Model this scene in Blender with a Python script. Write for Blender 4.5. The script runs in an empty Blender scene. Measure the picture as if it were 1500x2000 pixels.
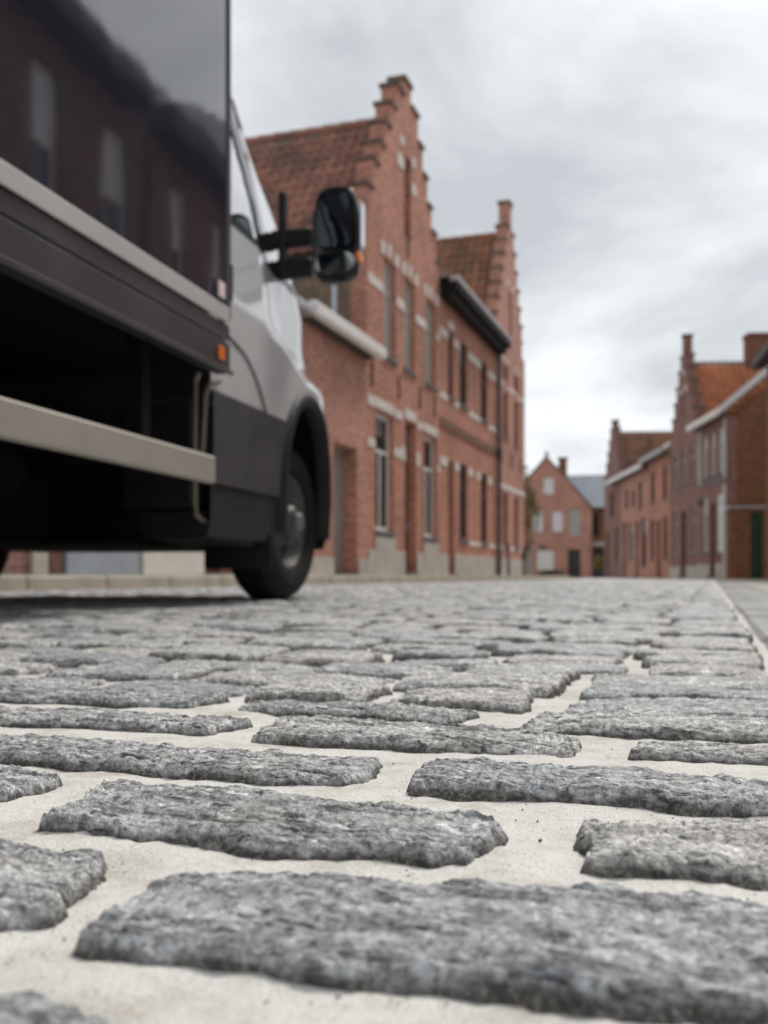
import bpy, math, random
import numpy as np
from mathutils import Vector, Matrix

random.seed(7)
RNG = np.random.default_rng(11)
scene = bpy.context.scene
COL = scene.collection
rad = math.radians

# ------------------------------------------------------------------ camera
CAM_H = 0.106
CAM_YAW = 18.62                       # the camera looks to the left of the street's direction (+Y)
SA, CA = math.sin(rad(CAM_YAW)), math.cos(rad(CAM_YAW))
cam_data = bpy.data.cameras.new('camera')
cam_data.sensor_width = 36.0
cam_data.lens = 34.2
cam_data.shift_y = 0.0625
cam_data.clip_start = 0.02
cam_data.clip_end = 3000.0
cam_data.dof.use_dof = True
cam_data.dof.focus_distance = 0.54
cam_data.dof.aperture_fstop = 9.8
cam_data.dof.aperture_blades = 0
cam = bpy.data.objects.new('camera', cam_data)
COL.objects.link(cam)
cam.location = (0, 0, CAM_H)
cam.rotation_euler = (rad(90), 0, rad(CAM_YAW))
scene.camera = cam

# ------------------------------------------------------------------ world, sun, exposure
SUN_EL, SUN_AZ = rad(56), rad(22)     # azimuth measured from +Y towards +X
world = bpy.data.worlds.new('World')
scene.world = world
world.use_nodes = True
wn, wl = world.node_tree.nodes, world.node_tree.links
wn.clear()
out = wn.new('ShaderNodeOutputWorld')
bg = wn.new('ShaderNodeBackground')
bg.inputs['Strength'].default_value = 0.1
sky = wn.new('ShaderNodeTexSky')
sky.sky_type = 'NISHITA'
sky.sun_disc = False
sky.sun_elevation = SUN_EL
sky.sun_rotation = SUN_AZ
tc = wn.new('ShaderNodeTexCoord')
sep = wn.new('ShaderNodeSeparateXYZ')
wl.new(tc.outputs['Generated'], sep.inputs[0])
def wmath(op, a, b):
    n = wn.new('ShaderNodeMath'); n.operation = op
    for i, v in enumerate((a, b)):
        if isinstance(v, (int, float)): n.inputs[i].default_value = v
        else: wl.new(v, n.inputs[i])
    return n.outputs[0]
zc = wmath('ADD', wmath('ABSOLUTE', sep.outputs['Z'], 0), 0.32)
comb = wn.new('ShaderNodeCombineXYZ')
wl.new(wmath('DIVIDE', sep.outputs['X'], zc), comb.inputs['X'])
wl.new(wmath('DIVIDE', sep.outputs['Y'], zc), comb.inputs['Y'])
cmap = wn.new('ShaderNodeMapping')
cmap.inputs['Location'].default_value = (1.1, 5.2, 0.4)
cmap.inputs['Rotation'].default_value = (0, 0, rad(25))
cmap.inputs['Scale'].default_value = (0.8, 1.0, 1.0)
wl.new(comb.outputs[0], cmap.inputs[0])
cn = wn.new('ShaderNodeTexNoise')
cn.inputs['Scale'].default_value = 1.7
cn.inputs['Detail'].default_value = 6.0
cn.inputs['Roughness'].default_value = 0.58
cn.inputs['Distortion'].default_value = 0.35
wl.new(cmap.outputs[0], cn.inputs['Vector'])
cr = wn.new('ShaderNodeValToRGB')
e = cr.color_ramp.elements
e[0].position = 0.40; e[0].color = (0.37, 0.382, 0.395, 1)
e[1].position = 0.63; e[1].color = (0.63, 0.64, 0.65, 1)
wl.new(cn.outputs['Fac'], cr.inputs[0])
csc = wn.new('ShaderNodeVectorMath'); csc.operation = 'SCALE'
csc.inputs['Scale'].default_value = 9.6
wl.new(cr.outputs[0], csc.inputs[0])
mixw = wn.new('ShaderNodeMix'); mixw.data_type = 'RGBA'
mixw.inputs[0].default_value = 0.93
wl.new(sky.outputs[0], mixw.inputs[6])
wl.new(csc.outputs[0], mixw.inputs[7])
wl.new(mixw.outputs[2], bg.inputs['Color'])
wl.new(bg.outputs[0], out.inputs['Surface'])

sun_data = bpy.data.lights.new('sun', 'SUN')
sun_data.energy = 1.5
sun_data.angle = rad(10)
sun_data.color = (1.0, 0.95, 0.88)
sun = bpy.data.objects.new('sun', sun_data)
COL.objects.link(sun)
sdir = Vector((math.sin(SUN_AZ) * math.cos(SUN_EL), math.cos(SUN_AZ) * math.cos(SUN_EL), math.sin(SUN_EL)))
sun.rotation_euler = sdir.to_track_quat('Z', 'Y').to_euler()
sun.location = (0, 0, 30)

vs = scene.view_settings
vs.view_transform = 'Standard'
vs.look = 'None'
vs.exposure = 0.74
vs.gamma = 1.0
vs.use_curve_mapping = False

# ------------------------------------------------------------------ materials
def new_mat(name):
    m = bpy.data.materials.new(name); m.use_nodes = True
    nt = m.node_tree
    return m, nt, nt.nodes['Principled BSDF']

class NT:
    """small node helper"""
    def __init__(s, nt): s.nt = nt; s.n = nt.nodes; s.l = nt.links
    def put(s, inp, v):
        if isinstance(v, bpy.types.NodeSocket): s.l.new(v, inp)
        elif v is not None: inp.default_value = v
    def math(s, op, a, b=0.0, clamp=False):
        n = s.n.new('ShaderNodeMath'); n.operation = op; n.use_clamp = clamp
        s.put(n.inputs[0], a); s.put(n.inputs[1], b); return n.outputs[0]
    def coords(s, kind='Object', scale=(1, 1, 1), rot=(0, 0, 0), loc=(0, 0, 0)):
        if kind == 'Position': o = s.n.new('ShaderNodeNewGeometry').outputs['Position']
        else: o = s.n.new('ShaderNodeTexCoord').outputs[kind]
        m = s.n.new('ShaderNodeMapping')
        m.inputs['Scale'].default_value = scale; m.inputs['Rotation'].default_value = rot; m.inputs['Location'].default_value = loc
        s.l.new(o, m.inputs[0]); return m.outputs[0]
    def noise(s, vec, scale, detail=4, rough=0.55, dist=0.0):
        n = s.n.new('ShaderNodeTexNoise')
        n.inputs['Scale'].default_value = scale; n.inputs['Detail'].default_value = detail
        n.inputs['Roughness'].default_value = rough; n.inputs['Distortion'].default_value = dist
        s.l.new(vec, n.inputs['Vector']); return n.outputs['Fac']
    def ramp(s, fac, stops):
        r = s.n.new('ShaderNodeValToRGB'); el = r.color_ramp.elements
        while len(el) < len(stops): el.new(0.5)
        for i, (p, c) in enumerate(stops):
            el[i].position = p; el[i].color = (*c, 1) if len(c) == 3 else c
        s.l.new(fac, r.inputs[0]); return r.outputs[0]
    def mix(s, fac, a, b, blend='MIX'):
        n = s.n.new('ShaderNodeMix'); n.data_type = 'RGBA'; n.blend_type = blend
        s.put(n.inputs[0], fac)
        s.put(n.inputs[6], (*a, 1) if isinstance(a, tuple) else a)
        s.put(n.inputs[7], (*b, 1) if isinstance(b, tuple) else b)
        return n.outputs[2]
    def bump(s, h, strength, dist, prev=None):
        b = s.n.new('ShaderNodeBump'); b.inputs['Strength'].default_value = strength; b.inputs['Distance'].default_value = dist
        s.l.new(h, b.inputs['Height'])
        if prev is not None: s.l.new(prev, b.inputs['Normal'])
        return b.outputs[0]
    def attr(s, name):
        a = s.n.new('ShaderNodeAttribute'); a.attribute_name = name; return a.outputs['Fac']

def simple(name, col, rough=0.6, metal=0.0, var=0.12, scale=6.0, spec=0.5, bump=0.0, bscale=60):
    m, nt, b = new_mat(name); h = NT(nt)
    v = h.coords('Object')
    f = h.noise(v, scale, 5)
    lo = tuple(c * (1 - var) for c in col); hi = tuple(min(1, c * (1 + var)) for c in col)
    nt.links.new(h.ramp(f, [(0.3, lo), (0.7, hi)]), b.inputs['Base Color'])
    b.inputs['Roughness'].default_value = rough; b.inputs['Metallic'].default_value = metal
    b.inputs['Specular IOR Level'].default_value = spec
    if bump: nt.links.new(h.bump(h.noise(v, bscale, 4), bump, 0.01), b.inputs['Normal'])
    return m

def brick_mat(name, c1, c2, mortar, stain=(0.15, 0.10, 0.08), stain_amt=0.5, seed=0.0):
    m, nt, b = new_mat(name); h = NT(nt)
    uv = h.coords('UV')
    br = h.n.new('ShaderNodeTexBrick')
    br.inputs['Scale'].default_value = 1.0
    br.inputs['Brick Width'].default_value = 0.225; br.inputs['Row Height'].default_value = 0.075
    br.inputs['Mortar Size'].default_value = 0.007; br.inputs['Mortar Smooth'].default_value = 0.2
    br.inputs['Color1'].default_value = (*c1, 1); br.inputs['Color2'].default_value = (*c2, 1); br.inputs['Mortar'].default_value = (*mortar, 1)
    h.l.new(uv, br.inputs['Vector'])
    big = h.noise(h.coords('UV', loc=(seed, seed, 0)), 0.7, 5, 0.6)
    mid = h.noise(h.coords('UV', scale=(1, 2.2, 1), loc=(seed, 0, 0)), 5.0, 3)
    c = h.mix(h.math('MULTIPLY', h.ramp(big, [(0.42, (0, 0, 0)), (0.75, (1, 1, 1))]), stain_amt), br.outputs['Color'], stain)
    c = h.mix(1.0, c, h.ramp(mid, [(0.3, (0.62, 0.62, 0.63)), (0.7, (1.22, 1.18, 1.16))]), 'MULTIPLY')
    h.l.new(c, b.inputs['Base Color'])
    b.inputs['Roughness'].default_value = 0.88; b.inputs['Specular IOR Level'].default_value = 0.25
    h.l.new(h.bump(br.outputs['Fac'], -0.6, 0.008), b.inputs['Normal'])
    return m

def tile_mat(name, c1, c2, dirt, amt=0.6):
    m, nt, b = new_mat(name); h = NT(nt)
    t = h.attr('tint')
    oi = h.n.new('ShaderNodeObjectInfo')
    isl = h.n.new('ShaderNodeNewGeometry').outputs['Random Per Island']
    r = h.math('FRACT', h.math('ADD', oi.outputs['Random'], isl))
    base = h.mix(r, c1, c2)
    n = h.noise(h.coords('Position', scale=(1, 1, 0.35)), 1.1, 5, 0.6)
    c = h.mix(h.math('MULTIPLY', h.ramp(n, [(0.46, (0, 0, 0)), (0.66, (1, 1, 1))]), amt), base, dirt)
    h.l.new(c, b.inputs['Base Color']); b.inputs['Roughness'].default_value = 0.8
    b.inputs['Specular IOR Level'].default_value = 0.3
    return m

def stone_mat():
    m, nt, b = new_mat('granite_sett'); h = NT(nt)
    tint = h.attr('tint')
    edge = h.attr('edge')
    p2 = h.coords('Position', scale=(1, 1, 1))
    streak = h.noise(h.coords('Position', scale=(14, 46, 40)), 1.6, 8, 0.62, 0.9)
    vein = h.noise(h.coords('Position', scale=(48, 190, 170), rot=(0, 0, rad(4))), 1.0, 5, 0.6, 1.2)
    patch = h.noise(p2, 22, 5, 0.6)
    fine = h.noise(p2, 300, 5, 0.72)
    grain = h.noise(p2, 1300, 2, 0.6)
    c = h.ramp(streak, [(0.34, (0.215, 0.22, 0.218)), (0.46, (0.47, 0.476, 0.467)), (0.58, (0.60, 0.605, 0.597)), (0.70, (0.78, 0.78, 0.765))])
    c = h.mix(1.0, c, h.ramp(vein, [(0.34, (0.10, 0.10, 0.105)), (0.43, (0.70, 0.70, 0.70)), (0.55, (1.05, 1.05, 1.05)), (0.70, (1.45, 1.45, 1.45))]), 'MULTIPLY')
    warm = h.mix(h.math('MULTIPLY', h.ramp(patch, [(0.5, (0, 0, 0)), (0.72, (1, 1, 1))]), 0.36), c, (0.37, 0.33, 0.27))
    warm = h.mix(h.math('MULTIPLY', h.ramp(h.noise(p2, 9, 3), [(0.35, (1, 1, 1)), (0.5, (0, 0, 0))]), 0.25), warm, (0.30, 0.33, 0.37))
    sp = h.mix(1.0, warm, h.ramp(fine, [(0.34, (0.12, 0.12, 0.12)), (0.43, (0.72, 0.72, 0.72)), (0.54, (1.1, 1.1, 1.1)), (0.70, (1.75, 1.74, 1.72))]), 'MULTIPLY')
    sp = h.mix(1.0, sp, h.ramp(grain, [(0.35, (0.82, 0.82, 0.82)), (0.65, (1.18, 1.18, 1.18))]), 'MULTIPLY')
    tc_ = h.mix(1.0, sp, h.ramp(tint, [(0.0, (0.76, 0.78, 0.82)), (0.5, (1.0, 1.0, 1.0)), (1.0, (1.04, 1.0, 0.965))]), 'MULTIPLY')
    # shade on the sett sides painted near-black, with brown earth specks
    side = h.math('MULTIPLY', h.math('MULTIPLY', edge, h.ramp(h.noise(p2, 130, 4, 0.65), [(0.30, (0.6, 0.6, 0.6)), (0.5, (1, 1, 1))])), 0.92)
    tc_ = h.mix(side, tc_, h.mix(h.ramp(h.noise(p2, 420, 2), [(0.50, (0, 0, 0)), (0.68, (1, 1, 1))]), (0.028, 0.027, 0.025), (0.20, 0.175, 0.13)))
    h.l.new(tc_, b.inputs['Base Color'])
    h.l.new(h.ramp(patch, [(0.3, (0.34, 0.34, 0.34)), (0.7, (0.6, 0.6, 0.6))]), b.inputs['Roughness'])
    b.inputs['Specular IOR Level'].default_value = 0.5
    nb = h.bump(streak, 0.7, 0.004)
    nb = h.bump(vein, 0.8, 0.0016, nb)
    nb = h.bump(fine, 0.7, 0.0015, nb)
    nb = h.bump(grain, 0.5, 0.0005, nb)
    h.l.new(nb, b.inputs['Normal'])
    return m

def sand_mat():
    m, nt, b = new_mat('joint_sand'); h = NT(nt)
    p = h.coords('Position')
    n1 = h.noise(p, 26, 7, 0.68); n2 = h.noise(p, 900, 3, 0.7); n3 = h.noise(p, 240, 3, 0.6)
    c = h.ramp(n1, [(0.28, (0.46, 0.43, 0.38)), (0.5, (0.655, 0.64, 0.605)), (0.7, (0.73, 0.72, 0.695))])
    c = h.mix(1.0, c, h.ramp(n2, [(0.28, (0.50, 0.48, 0.45)), (0.47, (1, 1, 1)), (0.75, (1.15, 1.15, 1.15))]), 'MULTIPLY')
    c = h.mix(h.math('MULTIPLY', h.ramp(n3, [(0.66, (0, 0, 0)), (0.74, (1, 1, 1))]), 0.6), c, (0.30, 0.25, 0.19))
    h.l.new(c, b.inputs['Base Color']); b.inputs['Roughness'].default_value = 0.95
    b.inputs['Specular IOR Level'].default_value = 0.15
    nb = h.bump(n3, 0.7, 0.0018); nb = h.bump(n2, 0.6, 0.0005, nb)
    h.l.new(nb, b.inputs['Normal'])
    return m

def glass_mat(name, tint, refl=1.0):
    m, nt, b = new_mat(name); h = NT(nt)
    n = nt.nodes; n.remove(b)
    o = [x for x in n if x.type == 'OUTPUT_MATERIAL'][0]
    tr = n.new('ShaderNodeBsdfTransparent'); tr.inputs[0].default_value = (*tint, 1)
    gl = n.new('ShaderNodeBsdfGlossy'); gl.inputs['Roughness'].default_value = 0.02
    fr = n.new('ShaderNodeFresnel'); fr.inputs[0].default_value = 2.0
    mx = n.new('ShaderNodeMixShader')
    nt.links.new(h.math('MULTIPLY', fr.outputs[0], refl, True), mx.inputs[0])
    nt.links.new(tr.outputs[0], mx.inputs[1]); nt.links.new(gl.outputs[0], mx.inputs[2])
    nt.links.new(mx.outputs[0], o.inputs['Surface'])
    return m

def gloss_paint(name, col, rough, coat=0.0, ior=1.5, metal=0.0, dirt=0.0):
    m, nt, b = new_mat(name); h = NT(nt)
    v = h.coords('Object')
    n = h.noise(v, 3.0, 6, 0.65)
    c = h.mix(h.math('MULTIPLY', h.ramp(n, [(0.45, (0, 0, 0)), (0.8, (1, 1, 1))]), dirt), col, (0.26, 0.24, 0.21))
    h.l.new(c, b.inputs['Base Color'])
    h.l.new(h.ramp(n, [(0.4, (rough,) * 3), (0.8, (min(1, rough + 0.12 * dirt * 4),) * 3)]), b.inputs['Roughness'])
    b.inputs['IOR'].default_value = ior; b.inputs['Metallic'].default_value = metal
    b.inputs['Coat Weight'].default_value = coat; b.inputs['Coat Roughness'].default_value = 0.03
    return m

def box_paint():
    m, nt, b = new_mat('dark_glossy_box_panel'); h = NT(nt)
    b.inputs['Base Color'].default_value = (0.016, 0.021, 0.032, 1)
    b.inputs['IOR'].default_value = 2.7
    b.inputs['Specular Tint'].default_value = (0.95, 0.95, 1.0, 1)
    v = h.coords('Object')
    h.l.new(h.ramp(h.noise(v, 2.2, 5, 0.65), [(0.35, (0.035, 0.035, 0.035)), (0.75, (0.065, 0.065, 0.065))]), b.inputs['Roughness'])
    h.l.new(h.bump(h.noise(h.coords('Object', scale=(1, 1, .45)), 3.2, 2, 0.4), 0.055, 0.02), b.inputs['Normal'])
    return m

M = {}
M['stone'] = stone_mat()
M['sand'] = sand_mat()
M['brick_red'] = brick_mat('red_brick', (0.607, 0.253, 0.169), (0.463, 0.186, 0.129), (0.508, 0.402, 0.325), seed=1)
M['brick_rose'] = brick_mat('rose_brick', (0.590, 0.270, 0.201), (0.491, 0.221, 0.165), (0.533, 0.423, 0.349), seed=4, stain_amt=0.42)
M['brick_brown'] = brick_mat('brown_brick', (0.265, 0.107, 0.062), (0.171, 0.074, 0.046), (0.278, 0.185, 0.123), seed=7, stain=(0.25, 0.15, 0.06))
M['brick_old'] = brick_mat('old_grey_brown_brick', (0.250, 0.175, 0.115), (0.170, 0.125, 0.085), (0.300, 0.250, 0.190), seed=9)
M['brick_pink'] = brick_mat('pink_brick', (0.328, 0.164, 0.133), (0.253, 0.123, 0.101), (0.336, 0.257, 0.232), seed=12, stain_amt=0.5)
M['brick_dark'] = brick_mat('dark_brick', (0.250, 0.109, 0.075), (0.181, 0.081, 0.058), (0.275, 0.196, 0.150), seed=15)
M['coping'] = simple('weathered_coping', (0.155, 0.115, 0.090), 0.9, var=0.4, scale=4)
M['white_stone'] = simple('white_stone', (0.66, 0.60, 0.55), 0.8, var=0.15)
M['plinth'] = simple('plinth_render', (0.46, 0.42, 0.37), 0.9, var=0.18, scale=2.5, bump=0.3)
M['plinth_white'] = simple('white_painted_plinth', (0.66, 0.62, 0.56), 0.8, var=0.08, scale=2.5)
M['plinth_blue'] = simple('blue_grey_plinth', (0.32, 0.35, 0.39), 0.8, var=0.12, scale=2.5)
M['bluestone'] = simple('bluestone', (0.13, 0.135, 0.14), 0.7, var=0.2)
M['white_wood'] = simple('white_painted_wood', (0.78, 0.755, 0.72), 0.5, var=0.06, scale=3)
M['cream_wood'] = simple('cream_window_frame', (0.50, 0.45, 0.38), 0.55, var=0.1)
M['brown_wood'] = simple('brown_wood', (0.13, 0.062, 0.040), 0.6, var=0.25)
M['dark_wood'] = simple('dark_stained_wood', (0.040, 0.034, 0.032), 0.6, var=0.3)
M['grey_door'] = simple('grey_beige_door', (0.31, 0.275, 0.235), 0.6, var=0.12)
M['green_door'] = simple('dark_green_door', (0.012, 0.060, 0.030), 0.45, var=0.2)
M['black_wood'] = simple('black_painted_wood', (0.010, 0.009, 0.009), 0.7, var=0.3, spec=0.2)
M['zinc'] = simple('zinc', (0.42, 0.42, 0.44), 0.45, metal=0.4, var=0.15)
M['zinc_pale'] = simple('pale_blue_zinc', (0.52, 0.58, 0.64), 0.45, metal=0.1, var=0.08)
M['iron'] = simple('dark_iron', (0.055, 0.055, 0.062), 0.5, var=0.2)
M['slate'] = simple('blue_grey_slate', (0.17, 0.20, 0.24), 0.55, var=0.15)
M['slate_grey'] = simple('grey_slate', (0.25, 0.235, 0.235), 0.6, var=0.15)
M['pane'] = gloss_paint('window_glass_dark', (0.018, 0.020, 0.023), 0.03, ior=1.55)
M['pane_net'] = gloss_paint('window_glass_with_net_curtain', (0.42, 0.42, 0.40), 0.05, ior=1.5)
M['pane_white'] = gloss_paint('window_glass_white_blind_and_sky', (0.70, 0.70, 0.70), 0.08, ior=1.5)  # white blinds; on the near right houses a painted sky reflection
M['tile_red'] = tile_mat('old_red_roof_tile', (0.42, 0.200, 0.145), (0.26, 0.125, 0.095), (0.13, 0.095, 0.078), 0.8)
M['tile_brown'] = tile_mat('brown_orange_roof_tile', (0.38, 0.185, 0.110), (0.27, 0.130, 0.080), (0.10, 0.078, 0.058), 0.85)
M['tile_orange'] = tile_mat('orange_roof_tile', (0.68, 0.255, 0.120), (0.52, 0.190, 0.090), (0.33, 0.14, 0.085), 0.4)
M['pavement'] = simple('pavement_paving', (0.44, 0.42, 0.385), 0.9, var=0.15, scale=1.5, bump=0.3)
M['kerb'] = simple('kerb_concrete', (0.42, 0.385, 0.32), 0.9, var=0.18, scale=3, bump=0.3)
M['slab'] = simple('grey_edge_slab', (0.36, 0.36, 0.35), 0.85, var=0.4, scale=9, bump=0.5)
M['ground'] = simple('ground_paving', (0.28, 0.275, 0.265), 0.9, var=0.2, scale=0.4)
M['box_paint'] = box_paint()
M['skirt'] = gloss_paint('dark_grey_skirt', (0.046, 0.042, 0.048), 0.28, ior=1.6, dirt=0.1)
M['alu'] = simple('aluminium_profile', (0.56, 0.53, 0.52), 0.42, metal=0.35, var=0.06, scale=3)
M['alu_dirty'] = simple('dusty_aluminium_rail', (0.35, 0.32, 0.285), 0.5, metal=0.25, var=0.10, scale=4)
M['van_white'] = gloss_paint('white_van_paint', (0.54, 0.545, 0.56), 0.18, coat=1.0, dirt=0.25)
M['plastic'] = simple('black_grained_plastic', (0.014, 0.0135, 0.015), 0.55, spec=0.25, var=0.25, scale=9, bump=0.15, bscale=300)
M['plastic_dusty'] = simple('dusty_grey_plastic_cladding', (0.046, 0.042, 0.046), 0.55, spec=0.3, var=0.25, scale=5, bump=0.15, bscale=300)
M['black'] = simple('black_underbody', (0.005, 0.005, 0.005), 0.9, var=0.3, spec=0.1)
M['gloss_black'] = gloss_paint('gloss_black_plastic', (0.010, 0.011, 0.012), 0.12, ior=1.5)
M['rubber'] = simple('tyre_rubber', (0.012, 0.0115, 0.011), 0.8, spec=0.2, var=0.3, scale=12)
M['rim'] = simple('steel_rim', (0.065, 0.063, 0.06), 0.5, metal=0.35, var=0.3, scale=14)
M['hub'] = simple('bright_hub_metal', (0.18, 0.18, 0.185), 0.45, metal=0.5, var=0.2, scale=30)
M['glint'] = simple('mirror_edge_glint', (0.7, 0.7, 0.72), 0.12, metal=1.0, var=0.05)
M['mirror'] = simple('mirror_glass', (0.22, 0.25, 0.25), 0.03, metal=1.0, var=0.02)
M['amber'] = gloss_paint('amber_lens', (0.75, 0.17, 0.02), 0.15)
M['sticker'] = simple('pale_pink_sticker', (0.75, 0.58, 0.58), 0.5, var=0.1)
M['hose'] = simple('dusty_hose', (0.16, 0.135, 0.10), 0.7, var=0.2)
M['glass'] = glass_mat('cab_glass', (0.80, 0.88, 0.84), 3.0)
M['grit'] = simple('dark_grit', (0.045, 0.042, 0.038), 0.8, var=0.4)
M['bark'] = simple('bark', (0.10, 0.075, 0.05), 0.9, var=0.3)
M['leaf'] = simple('olive_leaf', (0.105, 0.100, 0.024), 0.7, var=0.45, scale=3)
M['leaf_gold'] = simple('golden_leaf', (0.28, 0.22, 0.04), 0.7, var=0.4, scale=3)
M['leaf_dark'] = simple('dark_leaf', (0.028, 0.045, 0.020), 0.7, var=0.4, scale=3)
M['concrete'] = simple('pale_concrete', (0.46, 0.45, 0.43), 0.85, var=0.12, bump=0.2)
M['pot'] = simple('dark_pot', (0.03, 0.032, 0.035), 0.6, var=0.2)

# ------------------------------------------------------------------ mesh helpers
class MB:
    def __init__(s): s.v = []; s.f = []; s.smooth = False
    def quad(s, a, b, c, d):
        n = len(s.v); s.v += [a, b, c, d]; s.f.append((n, n + 1, n + 2, n + 3))
    def poly(s, pts):
        n = len(s.v); s.v += list(pts); s.f.append(tuple(range(n, n + len(pts))))
    def box(s, x0, x1, y0, y1, z0, z1, bev=0.0):
        n = len(s.v)
        if bev <= 0:
            s.v += [(x0, y0, z0), (x1, y0, z0), (x1, y1, z0), (x0, y1, z0), (x0, y0, z1), (x1, y0, z1), (x1, y1, z1), (x0, y1, z1)]
            s.f += [tuple(n + i for i in q) for q in ((0, 3, 2, 1), (4, 5, 6, 7), (0, 1, 5, 4), (1, 2, 6, 5), (2, 3, 7, 6), (3, 0, 4, 7))]
            return
        b = min(bev, (x1 - x0) * .45, (y1 - y0) * .45, (z1 - z0) * .45)
        P = {}
        for i, (X, sx) in enumerate(((x0, 1), (x1, -1))):
            for j, (Y, sy) in enumerate(((y0, 1), (y1, -1))):
                for k, (Z, sz) in enumerate(((z0, 1), (z1, -1))):
                    for ax in range(3):
                        p = [X + sx * b, Y + sy * b, Z + sz * b]; p[ax] = (X, Y, Z)[ax]
                        P[(i, j, k, ax)] = len(s.v); s.v.append(tuple(p))
        for ax in range(3):
            o = [a for a in range(3) if a != ax]
            for side in (0, 1):
                ids = []
                for p, q in ((0, 0), (1, 0), (1, 1), (0, 1)):
                    key = [0, 0, 0]; key[ax] = side; key[o[0]] = p; key[o[1]] = q
                    ids.append(P[(*key, ax)])
                s.f.append(tuple(ids))
        for ax in range(3):
            o = [a for a in range(3) if a != ax]
            for p in (0, 1):
                for q in (0, 1):
                    k0 = [0, 0, 0]; k1 = [0, 0, 0]
                    k0[o[0]] = k1[o[0]] = p; k0[o[1]] = k1[o[1]] = q; k1[ax] = 1
                    s.f.append((P[(*k0, o[0])], P[(*k1, o[0])], P[(*k1, o[1])], P[(*k0, o[1])]))
        for i in (0, 1):
            for j in (0, 1):
                for k in (0, 1): s.f.append((P[(i, j, k, 0)], P[(i, j, k, 1)], P[(i, j, k, 2)]))
    def prism(s, pts, y0, y1):
        """polygon of (x, z) extruded from y0 to y1"""
        a = [(x, y0, z) for x, z in pts]; b = [(x, y1, z) for x, z in pts]
        s.poly(a); s.poly(b[::-1])
        for i in range(len(pts)):
            j = (i + 1) % len(pts); s.quad(a[i], b[i], b[j], a[j])
    def tube(s, path, r, seg=10, cap=True):
        n0 = len(s.v); path = [Vector(p) for p in path]; prev = None
        for i, p in enumerate(path):
            t = (path[min(i + 1, len(path) - 1)] - path[max(i - 1, 0)]).normalized()
            up = Vector((0, 0, 1)) if abs(t.z) < 0.9 else Vector((1, 0, 0))
            if prev is not None: up = prev
            a = t.cross(up).normalized(); bb = a.cross(t).normalized(); prev = bb
            rr = r[i] if isinstance(r, (list, tuple)) else r
            for k in range(seg):
                an = 2 * math.pi * k / seg
                s.v.append(tuple(p + a * math.cos(an) * rr + bb * math.sin(an) * rr))
        for i in range(len(path) - 1):
            for k in range(seg):
                k2 = (k + 1) % seg
                s.f.append((n0 + i * seg + k, n0 + i * seg + k2, n0 + (i + 1) * seg + k2, n0 + (i + 1) * seg + k))
        if cap:
            s.f.append(tuple(n0 + k for k in range(seg))[::-1])
            s.f.append(tuple(n0 + (len(path) - 1) * seg + k for k in range(seg)))
    def lathe(s, prof, seg, axis_o, skip=None):
        """profile of (radius, y) turned about the y axis through axis_o=(x,y,z)"""
        n0 = len(s.v); m = len(prof)
        for k in range(seg):
            an = 2 * math.pi * k / seg
            for r, y in prof: s.v.append((axis_o[0] + r * math.cos(an), axis_o[1] + y, axis_o[2] + r * math.sin(an)))
        for k in range(seg):
            k2 = (k + 1) % seg
            for i in range(m - 1):
                if skip and skip(k, i): continue
                s.f.append((n0 + k * m + i, n0 + k2 * m + i, n0 + k2 * m + i + 1, n0 + k * m + i + 1))
    def build(s, name, mat, parent=None, smooth=False, fixnorm=True):
        me = bpy.data.meshes.new(name)
        me.from_pydata(s.v, [], s.f); me.update()
        finish(me, mat, smooth, fixnorm)
        return link(name, me, parent)

def finish(me, mat, smooth=False, fixnorm=True):
    if fixnorm:
        import bmesh
        bm = bmesh.new(); bm.from_mesh(me)
        bmesh.ops.remove_doubles(bm, verts=bm.verts, dist=1e-5)
        bmesh.ops.recalc_face_normals(bm, faces=bm.faces)
        bm.to_mesh(me); bm.free(); me.update()
    me.materials.append(mat)
    n = len(me.loops)
    if n and n < 400000:
        uv = me.uv_layers.new(name='UVMap')
        co = np.empty(len(me.vertices) * 3); me.vertices.foreach_get('co', co); co = co.reshape(-1, 3)
        lv = np.empty(n, dtype=np.int64); me.loops.foreach_get('vertex_index', lv)
        pn = np.empty(len(me.polygons) * 3); me.polygons.foreach_get('normal', pn); pn = np.abs(pn.reshape(-1, 3))
        lt = np.empty(len(me.polygons), dtype=np.int64); me.polygons.foreach_get('loop_total', lt)
        ln = np.repeat(pn, lt, axis=0); P = co[lv]
        useZ = (ln[:, 2] > ln[:, 0]) & (ln[:, 2] > ln[:, 1]); useX = (~useZ) & (ln[:, 0] > ln[:, 1])
        U = np.where(useX, P[:, 1], P[:, 0]); V = np.where(useZ, P[:, 1], P[:, 2])
        uv.data.foreach_set('uv', np.stack([U, V], 1).ravel())
    if smooth: me.polygons.foreach_set('use_smooth', np.ones(len(me.polygons), dtype=bool))

def link(name, me, parent=None):
    o = bpy.data.objects.new(name, me); COL.objects.link(o)
    if parent is not None: o.parent = parent
    return o

def thing(name, label, cat, loc=(0, 0, 0), rotz=0.0, group=None):
    o = bpy.data.objects.new(name, None); COL.objects.link(o)
    o.empty_display_size = 0.2
    o.location = loc; o.rotation_euler = (0, 0, rotz)
    o['label'] = label; o['category'] = cat
    if group: o['group'] = group
    return o

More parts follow.
